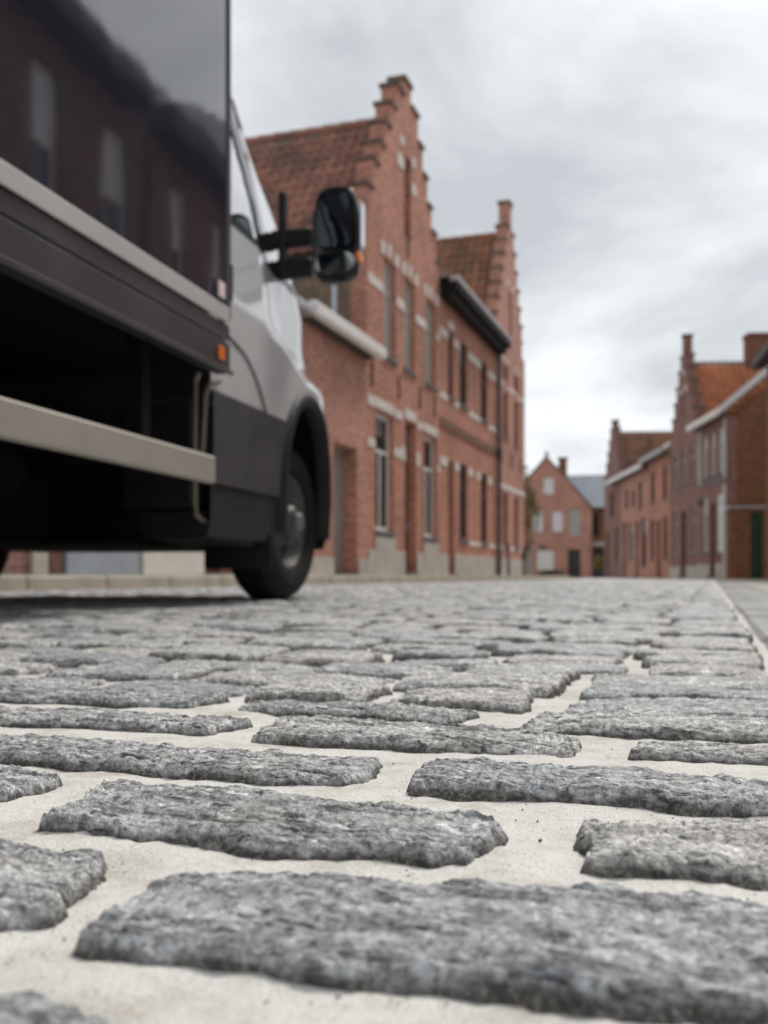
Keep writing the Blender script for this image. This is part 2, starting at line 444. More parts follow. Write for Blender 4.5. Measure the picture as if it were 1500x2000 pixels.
def np_mesh(name, V, F, mat, smooth=True, attrs=None):
    """V (n,3), F (m,4) arrays"""
    me = bpy.data.meshes.new(name)
    me.vertices.add(len(V)); me.vertices.foreach_set('co', np.asarray(V, dtype=np.float32).ravel())
    me.loops.add(F.size); me.loops.foreach_set('vertex_index', F.astype(np.int32).ravel())
    me.polygons.add(len(F)); me.polygons.foreach_set('loop_start', np.arange(0, F.size, F.shape[1], dtype=np.int32))
    if smooth: me.polygons.foreach_set('use_smooth', np.ones(len(F), dtype=bool))
    me.update(calc_edges=True)
    for k, a in (attrs or {}).items():
        at = me.attributes.new(k, 'FLOAT', 'POINT'); at.data.foreach_set('value', np.asarray(a, dtype=np.float32))
    me.materials.append(mat)
    return me

# numpy value noise ------------------------------------------------
_T = np.random.default_rng(5).random((256, 256)).astype(np.float64)
def vnoise(x, y):
    xi = np.floor(x).astype(int); yi = np.floor(y).astype(int)
    fx = x - xi; fy = y - yi
    fx = fx * fx * (3 - 2 * fx); fy = fy * fy * (3 - 2 * fy)
    a = _T[xi & 255, yi & 255]; b = _T[(xi + 1) & 255, yi & 255]; c = _T[xi & 255, (yi + 1) & 255]; d = _T[(xi + 1) & 255, (yi + 1) & 255]
    return (a * (1 - fx) + b * fx) * (1 - fy) + (c * (1 - fx) + d * fx) * fy - 0.5
def fbm(x, y, octs=4, gain=0.5):
    r = 0; amp = 1.0
    for i in range(octs):
        r = r + amp * vnoise(x * 2 ** i + 17.3 * i, y * 2 ** i + 5.7 * i); amp *= gain
    return r

# ================================================================== THE SETTING
# ---------------- ground far out
g = MB(); g.quad((-900, -300, -0.05), (900, -300, -0.05), (900, 1500, -0.05), (-900, 1500, -0.05))
go = g.build('ground', M['ground'], fixnorm=False); go['kind'] = 'structure'

# ---------------- road: sand bed with setts
def spacing(a, fine_to, b, s0, s1):
    xs = [a]; 
    while xs[-1] < fine_to: xs.append(xs[-1] + s0)
    s = s0
    while xs[-1] < b: s = min(s * 1.25, s1); xs.append(xs[-1] + s)
    return np.array(xs)
ROAD_R = 0.085
ROAD_L = -4.55
xs = np.concatenate([-spacing(0.36, 0.36, -ROAD_L, 0.005, 0.4)[::-1], np.arange(-0.355, ROAD_R + 0.3, 0.005)])
ys = np.concatenate([np.array([-4.0, -2.0, -1.0, -0.5, -0.2, 0.0, 0.1]), spacing(0.15, 1.0, 60, 0.005, 1.0)])
X, Y = np.meshgrid(xs, ys, indexing='ij')
Z = -0.0072 - 0.0062 * np.clip((Y - 0.7) / 1.0, 0, 1) + 0.0042 * fbm(X * 16, Y * 16, 4) + 0.0008 * fbm(X * 150, Y * 150, 2)
nx, ny = X.shape
V = np.stack([X, Y, Z], -1).reshape(-1, 3)
idx = np.arange(nx * ny).reshape(nx, ny)
F = np.stack([idx[:-1, :-1], idx[1:, :-1], idx[1:, 1:], idx[:-1, 1:]], -1).reshape(-1, 4)
road = link('road', np_mesh('road', V, F, M['sand'])); road['kind'] = 'structure'

def ground_pt(px, py, z=0.0):
    d = (CAM_H - z) * 1900.0 / (py - 1125.0); l = (px - 750.0) / 1900.0 * d
    return np.array([l * CA - d * SA, d * CA + l * SA])

def axis_samples(n, edge):
    t = np.linspace(-1, 1, n)
    return np.sign(t) * (np.abs(t) ** edge)

def sett(c, nu, nv, seed, top=0.0, tilt=(0, 0), wob=1.0, detail=True, bevel=0.010):
    """c: four corners fl, fr, br, bl (x, y).  Returns verts, faces, edge weight"""
    a = axis_samples(nu, 0.62); b = axis_samples(nv, 0.62)
    A, B = np.meshgrid(a, b, indexing='ij')
    k = 0.10
    A2 = A * np.sqrt(1 - k * B ** 4 * 0.9); B2 = B * np.sqrt(1 - k * 1.3 * A ** 6)
    c = np.asarray(c, dtype=float)
    P = lambda s, t: (((1 - s) * (1 - t))[..., None] * c[0] + (s * (1 - t))[..., None] * c[1] + (s * t)[..., None] * c[2] + ((1 - s) * t)[..., None] * c[3])
    XY = P((A2 + 1) / 2, (B2 + 1) / 2)
    W = np.linalg.norm(c[1] - c[0]) / 2; D = np.linalg.norm(c[3] - c[0]) / 2
    cen = c.mean(0)
    e = (np.abs(A) ** 9 + np.abs(B) ** 9) ** (1 / 9)
    ex = W * (1 - np.abs(A)); ey = D * (1 - np.abs(B))
    ed = np.minimum(ex, ey)
    # outline wobble, strongest at the rim
    ox = fbm(XY[..., 0] * 38 + seed * 3.1, XY[..., 1] * 38 + seed, 3); oy = fbm(XY[..., 0] * 38 + 50 + seed, XY[..., 1] * 38 + 91 + seed * 1.7, 3)
    rim = np.clip(e, 0, 1) ** 3
    XY = XY + np.stack([ox, oy], -1) * (0.011 * wob) * rim[..., None]
    bw = bevel * (1 + 0.6 * fbm(XY[..., 0] * 30 + seed, XY[..., 1] * 30, 2))
    t = np.clip(ed / np.maximum(bw, 0.004), 0, 1)
    drop = (1 - np.sqrt(np.clip(1 - (1 - t) ** 2.0, 0, 1))) * 0.45 + 0.55 * np.clip((1 - t) * 1.5 - 0.12, 0, 1)
    Zt = top + tilt[0] * (XY[..., 0] - cen[0]) + tilt[1] * (XY[..., 1] - cen[1])
    Zt = Zt + 0.0022 * (1 - A ** 2) + 0.0018 * (1 - B ** 2) - 0.002
    Zt = Zt + 0.0024 * fbm(XY[..., 0] * 22 + seed * 7.7, XY[..., 1] * 34 + seed, 3)
    if detail:
        wx = XY[..., 0] + 0.012 * fbm(XY[..., 0] * 40 + seed, XY[..., 1] * 40, 2)
        wy = XY[..., 1] + 0.006 * fbm(XY[..., 0] * 40 + 9 + seed, XY[..., 1] * 40, 2)
        r = fbm(wx * 45 + seed * 1.3, wy * 190, 4, 0.6)
        Zt = Zt + 0.0030 * r - 0.0020 * np.clip(np.abs(fbm(wx * 26 + seed, wy * 130 + 31, 3)) * -11 + 1, 0, 1) - 0.0012 * np.clip(np.abs(fbm(wx * 70 + seed, wy * 300 + 11, 2)) * -9 + 1, 0, 1)
        Zt = Zt + 0.0010 * fbm(XY[..., 0] * 260 + seed, XY[..., 1] * 260, 3, 0.6)
        lump = fbm(XY[..., 0] * 130 + seed, XY[..., 1] * 130 + 7, 3)
        drop = np.clip(drop + 0.16 * lump * (t < 1) , 0, 1.2)
        XY = XY + np.stack([fbm(XY[..., 0] * 140 + seed, XY[..., 1] * 140 + Zt * 90, 2), fbm(XY[..., 0] * 140 + 40, XY[..., 1] * 140 + seed, 2)], -1) * 0.003 * (1 - t)[..., None]
    Zf = Zt - drop * 0.030
    Vv = np.concatenate([XY, Zf[..., None]], -1).reshape(-1, 3)
    i = np.arange(nu * nv).reshape(nu, nv)
    Ff = np.stack([i[:-1, :-1], i[1:, :-1], i[1:, 1:], i[:-1, 1:]], -1).reshape(-1, 4)
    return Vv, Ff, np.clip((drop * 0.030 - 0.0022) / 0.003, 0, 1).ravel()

def put_sett(c, nu, nv, seed, **kw):
    c = np.asarray(c); cen = c.mean(0)
    V, F, E = sett(c, nu, nv, seed, **kw)
    V = V - np.array([cen[0], cen[1], 0])
    me = np_mesh('cobblestone', V, F, M['stone'], True, {'tint': np.full(len(V), random.random()), 'edge': E})
    o = link('cobblestone', me, road); o.location = (cen[0], cen[1], 0)
    return o

near = [  # front-left, front-right, back-right, back-left
    [(85, 1888), (1760, 2012), (1720, 1757), (355, 1690)],
    [(-330, 1850), (100, 1808), (275, 1682), (-260, 1612)],
    [(-420, 2110), (80, 2170), (250, 1985), (-260, 1900)],
    [(260, 2420), (2300, 2640), (1950, 2130), (430, 2062)],
    [(-420, 1556), (10, 1572), (142, 1516), (-340, 1470)],
    [(55, 1630), (915, 1706), (995, 1600), (225, 1526)],
    [(1122, 1716), (1790, 1748), (1750, 1606), (1142, 1598)],
    [(-230, 1474), (665, 1542), (760, 1480), (-170, 1420)],
    [(788, 1554), (1640, 1604), (1610, 1525), (835, 1482)],
    [(-130, 1412), (395, 1443), (500, 1402), (-70, 1380)],
    [(483, 1454), (1118, 1484), (1146, 1438), (548, 1396)],
    [(1213, 1486), (1830, 1516), (1800, 1474), (1248, 1444)],
    [(-270, 1364), (365, 1388), (455, 1357), (-210, 1334)],
    [(444, 1393), (878, 1421), (950, 1389), (505, 1365)],
    [(1008, 1432), (1660, 1460), (1645, 1408), (1058, 1384)],
]
def explicit(p):
    f = [ground_pt(*q, z=-0.007) for q in p[:2]]; b = [ground_pt(*q, z=0.0) for q in p[2:]]
    q = np.array(f + b); c = q.mean(0)
    a = (q[1] - q[0]) / np.linalg.norm(q[1] - q[0]); n = np.array([-a[1], a[0]])
    grow = np.array([[-.007, -.004], [.007, -.004], [.007, .009], [-.007, .009]])
    return q + grow[:, :1] * a + grow[:, 1:] * n
tops = [0.0] * len(near)
for i, p in enumerate(near):
    big = i not in (2, 3)
    put_sett(explicit(p), 250 if big else 60, 130 if big else 40, 3 + i * 2.37, top=random.uniform(-0.0012, 0.0012), tilt=(random.uniform(-.01, .01), random.uniform(-.012, .012)))

# setts beyond the first rows: individuals while they can be told apart, then one mass
rows_start = 0.785
pitch = 0.124
cells = []
y = rows_start; r = 0
while y < 24.0:
    x = ROAD_R - 0.010 - random.uniform(0, 0.012)
    depth = random.uniform(0.104, 0.118)
    while x > ROAD_L:
        w = random.uniform(0.125, 0.215)
        x0 = x - w
        gy = 0.006
        c = np.array([[x0, y + random.uniform(-gy, gy)], [x, y + random.uniform(-gy, gy)], [x - random.uniform(-.006, .008), y + depth + random.uniform(-gy, gy)], [x0 + random.uniform(-.006, .008), y + depth + random.uniform(-gy, gy)]])
        cells.append(c); x = x0 - random.uniform(0.005, 0.020)
    y += depth + random.uniform(0.004, 0.010); r += 1
y = 0.10                                                    # the rest of the near rows, left of the frame
for (ya, yb) in ((0.235, 0.335), (0.352, 0.452), (0.47, 0.565), (0.585, 0.665), (0.685, 0.765)):
    x = -0.62
    while x > ROAD_L:
        w = random.uniform(0.13, 0.21); x0 = x - w
        cells.append(np.array([[x0, ya], [x, ya], [x - .004, yb], [x0 + .004, yb]])); x = x0 - random.uniform(0.014, 0.032)
def cam_of(p):
    d = -p[0] * SA + p[1] * CA; l = p[0] * CA + p[1] * SA
    return d, l
vis, far = [], []
for c in cells:
    d, l = cam_of(c.mean(0))
    if d > 0.1 and abs(l / d) < 0.43: vis.append((d, c))
    elif d > -0.5 and abs(l) / max(d, 0.3) < 1.1 and d < 12: far.append(c)
vis.sort(key=lambda q: q[0])
N_IND = 284
for k, (d, c) in enumerate(vis[:N_IND]):
    n = (84, 36) if d < 1.15 else (44, 22) if d < 1.8 else (26, 14)
    put_sett(c, n[0], n[1], 50 + k * 1.61, top=random.uniform(-0.0045, 0.0035), tilt=(random.uniform(-.03, .03), random.uniform(-.04, .04)), detail=d < 2.6)
VV, FF, TT, EE = [], [], [], []; off = 0
for k, c in enumerate([q[1] for q in vis[N_IND:]] + far):
    d, l = cam_of(c.mean(0))
    n = (9, 6) if d < 6 else (6, 5)
    V, F, E = sett(c, n[0], n[1], 400 + k * 1.37, top=random.uniform(-0.006, 0.004), tilt=(random.uniform(-.04, .04), random.uniform(-.03, .03)), detail=False)
    VV.append(V); FF.append(F + off); TT.append(np.full(len(V), random.random())); EE.append(E); off += len(V)
o = link('cobblestones', np_mesh('cobblestones', np.concatenate(VV), np.concatenate(FF), M['stone'], True, {'tint': np.concatenate(TT), 'edge': np.concatenate(EE)}), road)
o['kind'] = 'stuff'

# grit lying on the sand
gm = MB()
def bit(x, y, r, z=-0.007):
    n = len(gm.v)
    pts = [(1, 0, 0), (-1, 0, 0), (0, 1, 0), (0, -1, 0), (0, 0, 1), (0, 0, -1)]
    a = random.uniform(0, 6.28); sx = random.uniform(.6, 1.3); sy = random.uniform(.6, 1.3)
    for p in pts:
        gm.v.append((x + r * (p[0] * sx * math.cos(a) - p[1] * sy * math.sin(a)), y + r * (p[0] * sx * math.sin(a) + p[1] * sy * math.cos(a)), z + r * 0.7 * p[2]))
    for f in ((0, 2, 4), (2, 1, 4), (1, 3, 4), (3, 0, 4), (2, 0, 5), (1, 2, 5), (3, 1, 5), (0, 3, 5)): gm.f.append(tuple(n + i for i in f))
for (px, py, r) in ((520, 1968, .0016), (1055, 1646, .0012), (985, 1634, .0009), (330, 1679, .0008), (428, 1681, .0008), (1050, 1608, .0008), (768, 1385 + 110, .0008), (92, 1480 + 60, .0009), (173, 1540, .0008), (1048, 1716, .0007), (660, 1955, .0009), (1195, 1467, .001), (1160, 1475, .0009)):
    q = ground_pt(px, py, -0.008); bit(q[0], q[1], r)
for i in range(520):
    py = random.uniform(1440, 1990); px = random.uniform(0, 1500); q = ground_pt(px, py, -0.008); bit(q[0], q[1], random.uniform(.0002, .0007))
gr = gm.build('grit', M['grit'], fixnorm=False); gr['kind'] = 'stuff'; gr['label'] = 'dark grit scattered over the pale sand between the setts'; gr['category'] = 'grit'

# ---------------- right-hand edge: flush slabs, then paving
edge = MB(); edge.box(0.42, 7.5, -6, 60, -0.2, -0.012)
ep = edge.build('pavement', M['pavement']); ep['kind'] = 'structure'
base_slab = MB(); base_slab.box(0, 0.30, 0.005, 0.488, -0.15, 0.0, 0.010)
slab0 = base_slab.build('edge_slab', M['slab'], ep); slab0.location = (0.086, 0.35, -0.002)
for k in range(1, 56):
    s = slab0.copy(); COL.objects.link(s); s.parent = ep
    s.location = (0.086 + random.uniform(-.004, .004), 0.35 + k * 0.496, -0.002 + random.uniform(-.005, .003))

# ---------------- left-hand kerb and pavement
lp = MB(); lp.box(-6.6, -4.92, -6, 34.5, -0.2, 0.118)
pl = lp.build('pavement', M['pavement']); pl['kind'] = 'structure'
kb = MB(); kb.box(-0.075, 0.075, 0.004, 0.988, -0.15, 0.11, 0.015)
k0 = kb.build('kerb_stone', M['kerb'], pl); k0.location = (-4.842, -5, 0)
for k in range(1, 40):
    s = k0.copy(); COL.objects.link(s); s.parent = pl; s.location = (-4.842 + random.uniform(-.004, .004), -5 + k * 0.995, random.uniform(-.004, .004))
gs = MB(); gs.box(-0.10, 0.10, 0.004, 0.988, -0.1, 0.0, 0.008)
g0 = gs.build('gutter_slab', M['kerb'], pl); g0.location = (-4.66, -5, -0.004)
for k in range(1, 40):
    s = g0.copy(); COL.objects.link(s); s.parent = pl; s.location = (-4.66, -5 + k * 0.995, -0.004 + random.uniform(-.003, .003))

# ================================================================== HOUSES
def wall_mesh(breaks_u, breaks_z, inside, thick, v0=0.0):
    us = sorted(set(round(u, 4) for u in breaks_u)); zs = sorted(set(round(z, 4) for z in breaks_z))
    m = MB()
    inn = lambda i, j: 0 <= i < len(us) - 1 and 0 <= j < len(zs) - 1 and inside((us[i] + us[i + 1]) / 2, (zs[j] + zs[j + 1]) / 2)
    for i in range(len(us) - 1):
        for j in range(len(zs) - 1):
            if not inn(i, j): continue
            a, b, c, d = us[i], us[i + 1], zs[j], zs[j + 1]; f, k = v0, v0 + thick
            m.quad((a, f, c), (b, f, c), (b, f, d), (a, f, d)); m.quad((b, k, c), (a, k, c), (a, k, d), (b, k, d))
            if not inn(i - 1, j): m.quad((a, k, c), (a, f, c), (a, f, d), (a, k, d))
            if not inn(i + 1, j): m.quad((b, f, c), (b, k, c), (b, k, d), (b, f, d))
            if not inn(i, j - 1): m.quad((a, k, c), (b, k, c), (b, f, c), (a, f, c))
            if not inn(i, j + 1): m.quad((a, f, d), (b, f, d), (b, k, d), (a, k, d))
    return m

def window(par, u0, u1, z0, z1, v=0.10, frame='cream_wood', pane='pane', mull=1, transom=0.68, sill='bluestone', fw=0.06, sill_out=0.05, tpane=None):
    m = MB(); t = 0.05
    m.box(u0, u0 + fw, v, v + t, z0, z1); m.box(u1 - fw, u1, v, v + t, z0, z1)
    m.box(u0 + fw, u1 - fw, v, v + t, z0, z0 + fw); m.box(u0 + fw, u1 - fw, v, v + t, z1 - fw, z1)
    zt = z0 + (z1 - z0) * transom if transom else z1 - fw
    if transom: m.box(u0 + fw, u1 - fw, v + .002, v + t - .002, zt - .03, zt + .03)
    uc = (u0 + u1) / 2
    if mull: m.box(uc - .028, uc + .028, v + .004, v + t - .004, z0 + fw, zt - (.03 if transom else 0))
    w = m.build('window', M[frame], par)
    cols = [(u0 + fw, uc - .028), (uc + .028, u1 - fw)] if mull else [(u0 + fw, u1 - fw)]
    for a, b in cols:
        p = MB(); p.box(a, b, v + .028, v + .034, z0 + fw, zt - (.03 if transom else 0)); p.build('pane', M[pane], w)
    if transom:
        p = MB(); p.box(u0 + fw, u1 - fw, v + .028, v + .034, zt + .03, z1 - fw); p.build('pane', M[tpane or pane], w)
    if sill:
        s = MB(); s.box(u0 - .06, u1 + .06, -sill_out, v + .06, z0 - .085, z0 - .002, .008); s.build('sill', M[sill], w)
    return w

def door(par, u0, u1, z0, z1, v=0.18, mat='brown_wood', transom=None, tpane='pane', step=True, panel=True):
    m = MB(); top = transom if transom else z1
    m.box(u0 + .06, u1 - .06, v + .01, v + .05, z0, top - .06)
    d = m.build('door', M[mat], par)
    f = MB(); f.box(u0, u0 + .06, v, v + .07, z0, z1); f.box(u1 - .06, u1, v, v + .07, z0, z1); f.box(u0 + .06, u1 - .06, v, v + .07, top - .06, top)
    if transom: f.box(u0 + .06, u1 - .06, v, v + .07, z1 - .05, z1)
    f.build('door_frame', M[mat], d)
    if panel:
        w = (u1 - u0 - .12); 
        for (a, b) in ((.08, .42), (.48, .93)):
            p = MB(); hh = top - .06 - z0
            p.box(u0 + .06 + w * .14, u1 - .06 - w * .14, v - .006, v + .012, z0 + hh * a, z0 + hh * b, .01); p.build('door_panel', M[mat], d)
    k = MB(); k.box(u1 - .17, u1 - .13, v - .05, v + .01, z0 + .98, z0 + 1.12, .01); k.build('handle', M['zinc'], d)
    if transom:
        p = MB(); p.box(u0 + .06, u1 - .06, v + .03, v + .036, top, z1 - .05); p.build('transom_pane', M[tpane], d)
    if step:
        s = MB(); s.box(u0 - .04, u1 + .04, -.12, v + .08, z0 - .14, z0 - .003, .01); s.build('door_step', M['bluestone'], d)
    return d

BLOCKS = {}
def block(par, u, z, w, h, name='stone_block', mat='white_stone', out=0.018):
    key = (round(w, 2), round(h, 2), mat, out, name)
    if key not in BLOCKS:
        m = MB(); m.box(0, w, -out, 0.06, 0, h, .006)
        o = m.build(name, M[mat], par); BLOCKS[key] = o.data
    else: o = link(name, BLOCKS[key], par)
    o.location = (u, 0, z); return o

def anchor(par, u, z, h=0.5):
    m = MB(); m.box(u - .02, u + .02, -.035, -.002, z, z + h, .006); m.build('wall_anchor', M['iron'], par)

def downpipe(par, u, z0, z1, mat, r=0.045, v=-0.065):
    m = MB(); m.tube([(u, v, z0), (u, v, (z0 + z1) / 2), (u, v, z1)], r, 12)
    z = z0 + .5
    while z < z1:
        m.tube([(u, v, z), (u, v, z + .04)], r * 1.3, 12); m.box(u - .012, u + .012, v + r * .8, 0.0, z, z + .03); z += 1.8
    m.build('downpipe', M[mat], par, smooth=False)

# roof tiles ----------------------------------------------------------
def tile_shape(w, h, amp=0.034, n=6):
    V = []; F = []
    for k, (yy, lift) in enumerate(((-0.03, 0.030), (h, 0.0))):
        for i in range(n + 1):
            x = w * (i / n - 0.5) * 1.04
            V.append((x, yy, lift + amp * math.sin(i / n * 2 * math.pi) + 0.01))
    for i in range(n): F.append((i, i + 1, n + 2 + i, n + 1 + i))
    b0 = len(V)
    for i in range(n + 1): V.append((V[i][0], V[i][1], V[i][2] - 0.022))
    for i in range(n): F.append((i + 1, i, b0 + i, b0 + i + 1))
    return np.array(V), np.array(F)

def tiled(roof, origin, col_dir, up_dir, width, length, tw, th, mat, n_ind=0, first_cols=None):
    col = Vector(col_dir).normalized(); up = Vector(up_dir).normalized(); nor = col.cross(up).normalized()
    if nor.z < 0: nor = -nor; flip = True
    else: flip = False
    V, F = tile_shape(tw, th)
    R = Matrix((tuple(col), tuple(up), tuple(nor))).transposed().to_4x4()
    nc, nr = int(width / tw), int(length / th)
    me = np_mesh('roof_tile', V, F, M[mat], False)
    Rn = np.array(R.to_3x3()); VV, FF = [], []; off = 0; cnt = 0
    for cI in range(nc):
        for rI in range(nr):
            p = Vector(origin) + col * (tw * (cI + .5)) + up * (th * rI)
            jit = random.uniform(-.006, .006)
            if cnt < n_ind and (first_cols is None or cI in first_cols):
                o = link('roof_tile', me, roof); o.matrix_local = Matrix.Translation(p + nor * jit) @ R @ Matrix.Rotation(random.uniform(-.012, .012), 4, 'Z'); cnt += 1
            else:
                VV.append(V @ Rn.T + np.array(p + nor * jit)); FF.append(F + off); off += len(V)
    if VV:
        o = link('roof_tiles', np_mesh('roof_tiles', np.concatenate(VV), np.concatenate(FF), M[mat], False), roof); o['kind'] = 'stuff'

def gable_roof_u(par, L, axis, ze, zr, v0, v1, mat, tw, th, n_ind=0, over=0.08, first_cols=None, far_tiles=False, slab='coping'):
    """ridge runs along v (away from the street); slopes face -u and +u"""
    m = MB()
    m.quad((-over, v0, ze), (axis, v0, zr), (axis, v1, zr), (-over, v1, ze)); m.quad((axis, v0, zr), (L + over, v0, ze), (L + over, v1, ze), (axis, v1, zr))
    m.poly([(-over, v1, ze), (axis, v1, zr), (L + over, v1, ze)]); m.poly([(-over, v0, ze), (L + over, v0, ze), (axis, v0, zr)])
    m.quad((-over, v0, ze), (-over, v1, ze), (L + over, v1, ze), (L + over, v0, ze))
    r = m.build('roof', M[slab], par)
    ln = math.hypot(axis + over, zr - ze)
    if n_ind >= 0:
        tiled(r, (-over, v0, ze + .012), (0, 1, 0), (axis + over, 0, zr - ze), v1 - v0, ln, tw, th, mat, n_ind, first_cols)
        if far_tiles: tiled(r, (L + over, v0, ze + .012), (0, 1, 0), (axis - L - over, 0, zr - ze), v1 - v0, math.hypot(L + over - axis, zr - ze), tw, th, mat)
    rd = MB(); nn = max(3, int((v1 - v0) / .38))
    for i in range(nn):
        a = v0 + (v1 - v0) * i / nn; b = v0 + (v1 - v0) * (i + 1) / nn
        rd.tube([(axis, a, zr + .02), (axis, b + .02, zr + .03)], [.10, .115], 8)
    o = rd.build('ridge_tiles', M[mat], r); o['kind'] = 'stuff'
    return r

def eave_roof(par, L, ze, depth, rise, over, mat_slab, zt=None):
    """ridge parallel to the street; slopes face the street and the yard"""
    mid = depth / 2
    m = MB(); t = .09
    prof = [(-over, ze), (mid, ze + rise), (depth + over, ze), (depth + over, ze + t), (mid, ze + rise + t), (-over, ze + t)]
    for (a, b) in zip(range(6), list(range(1, 6)) + [0]):
        p, q = prof[a], prof[b]; m.quad((0, p[0], p[1]), (L, p[0], p[1]), (L, q[0], q[1]), (0, q[0], q[1]))
    for u in (0, L): m.poly([(u, prof[0][0], prof[0][1]), (u, prof[1][0], prof[1][1]), (u, prof[4][0], prof[4][1]), (u, prof[5][0], prof[5][1])]); m.poly([(u, prof[1][0], prof[1][1]), (u, prof[2][0], prof[2][1]), (u, prof[3][0], prof[3][1]), (u, prof[4][0], prof[4][1])])
    return m.build('roof', M[mat_slab], par)

def gutter(par, u0, u1, z, mat='white_wood', out=0.42, h=0.22, soffit='dark_wood'):
    m = MB(); m.box(u0, u1, -out, -out + .16, z, z + h, .03); m.build('gutter', M[mat], par)
    s = MB(); s.box(u0 + .01, u1 - .01, -out + .162, -.002, z + .02, z + .07); s.build('soffit', M[soffit], par)

def house(name, label, origin, rot, L, H, depth, opens, wall, side=None, steps=None, axis=None, thick=0.34, group=None, cat='house', side_H=None, body=True, z0=0.0):
    h = thing(name, label, cat, (origin[0], origin[1], z0), rot, group)
    bu = [0, L]; bz = [0, H]
    for o in opens: bu += [o[0], o[1]]; bz += [o[2], o[3]]
    st = steps or []
    for hw, zt in st: bu += [axis - hw, axis + hw]; bz.append(zt)
    zp = [H] + [s[1] for s in st]
    def inside(u, z):
        for o in opens:
            if o[0] < u < o[1] and o[2] < z < o[3]: return False
        if z < H: return 0 < u < L
        for i, (hw, zt) in enumerate(st):
            if z < zt: return abs(u - axis) < hw
        return False
    wall_mesh(bu, bz, inside, thick).build('wall', M[wall], h)
    sh = side_H or H
    if body:
        b = MB(); s = .25
        b.box(.002, s, thick + .002, depth, 0, sh); b.box(L - s, L - .002, thick + .002, depth, 0, sh); b.box(s + .002, L - s - .002, depth - s, depth, 0, sh)
        b.build('side_wall', M[side or wall], h)
        fl = MB(); fl.box(s + .004, L - s - .004, thick + .6, depth - s - .004, 0.02, sh - .1); fl.build('interior', M['black'], h)
    return h

def copings(h, axis, steps, thick=0.34, lo=None, mat='coping', ov=0.05):
    for i, (hw, zt) in enumerate(steps):
        nxt = steps[i + 1][0] if i + 1 < len(steps) else 0.0
        if nxt <= 0:
            m = MB(); m.box(axis - hw - ov, axis + hw + ov, -ov, thick + ov, zt + .002, zt + .09, .01); m.build('coping_stone', M[mat], h)
        else:
            for sgn in (-1, 1):
                a, b = sorted((axis + sgn * (hw + ov), axis + sgn * (nxt + .003)))
                m = MB(); m.box(a, b, -ov, thick + ov, zt + .002, zt + .075, .01); m.build('coping_stone', M[mat], h)

def plinth(h, segs, z, mat='plinth', out=0.03, name='plinth'):
    for a, b in segs:
        m = MB(); m.box(a, b, -out, -.001, 0, z, .008); m.build(name, M[mat], h)

XL = -6.2
R90 = rad(90)
GL = 'houses along the left pavement'
GR = 'houses along the right pavement'

# --- left: stepped-gable house
ax = 2.6
st = [(2.6, 7.55), (2.28, 8.15), (1.88, 8.65), (1.52, 9.2), (1.15, 9.75), (0.78, 10.3), (0.24, 10.68)]
op = [(.46, 1.62, 1.0, 3.35), (2.4, 3.2, .16, 3.45), (3.82, 4.95, 1.0, 3.35), (.96, 1.76, 4.55, 6.5), (2.36, 3.14, 4.55, 6.5), (4.0, 4.84, 4.55, 6.5), (2.36, 2.84, 7.35, 9.1)]
H1 = house('gabled_house', 'red brick house with a tall stepped gable just behind the van mirror', (XL, 17.4), R90, 5.2, 7.0, 9.0, op, 'brick_red', 'brick_old', st, ax, group=GL, side_H=6.3)
window(H1, *op[0], frame='white_wood', pane='pane', fw=.09, sill='bluestone')
window(H1, *op[2], frame='white_wood', pane='pane', fw=.09, sill='bluestone')
for k in (3, 4, 5): window(H1, *op[k], fw=.08, frame='cream_wood', pane='pane_net', mull=1)
door(H1, *op[1], transom=2.75, tpane='pane_white', mat='brown_wood')
m = MB(); m.box(2.36, 2.84, .12, .3, 7.35, 9.1); m.build('niche_back', M['brick_dark'], H1)
copings(H1, ax, st)
plinth(H1, [(-.001, 2.36), (3.24, 5.2)], .62)
plinth(H1, [(.40, 1.68), (3.76, 5.0)], .88, out=.036)
for (u, z, w, hh) in ((.02, 3.38, .4, .2), (.44, 3.40, 1.2, .2), (1.7, 3.38, .5, .17), (2.38, 3.48, .84, .22), (3.3, 3.38, .4, .17), (3.8, 3.40, 1.17, .2),
                      (.02, 2.58, .42, .18), (1.64, 2.58, .5, .18), (2.1, 2.55, .29, .3), (3.22, 2.55, .29, .3), (4.97, 2.58, .2, .18),
                      (.02, 5.72, .92, .2), (1.8, 5.72, .54, .2), (3.18, 5.72, .8, .2), (4.88, 5.72, .3, .2),
                      (.80, 6.52, .26, .26), (1.24, 6.56, .2, .28), (1.7, 6.52, .26, .26), (2.2, 6.52, .26, .26), (2.65, 6.56, .2, .28), (3.1, 6.52, .26, .26), (3.86, 6.52, .26, .26), (4.32, 6.56, .2, .28), (4.8, 6.52, .26, .26),
                      (1.86, 8.7, .45, .26), (2.88, 8.45, .32, .26), (2.88, 9.05, .25, .22), (2.05, 9.2, .25, .2)):
    block(H1, u, z, w, hh)
for u, z in ((.25, 3.75), (1.95, 3.8), (3.5, 3.85), (2.6, 6.95), (4.7, 3.85)): anchor(H1, u, z)
gable_roof_u(H1, 5.2, ax, 6.35, 9.95, .345, 9.0, 'tile_red', .25, .33, n_ind=255, far_tiles=True)
ch = MB(); ch.box(2.2, 3.0, 7.2, 7.8, 9.2, 11.4); ch.box(2.14, 3.06, 7.14, 7.86, 11.402, 11.5); ch.build('chimney', M['brick_brown'], H1)

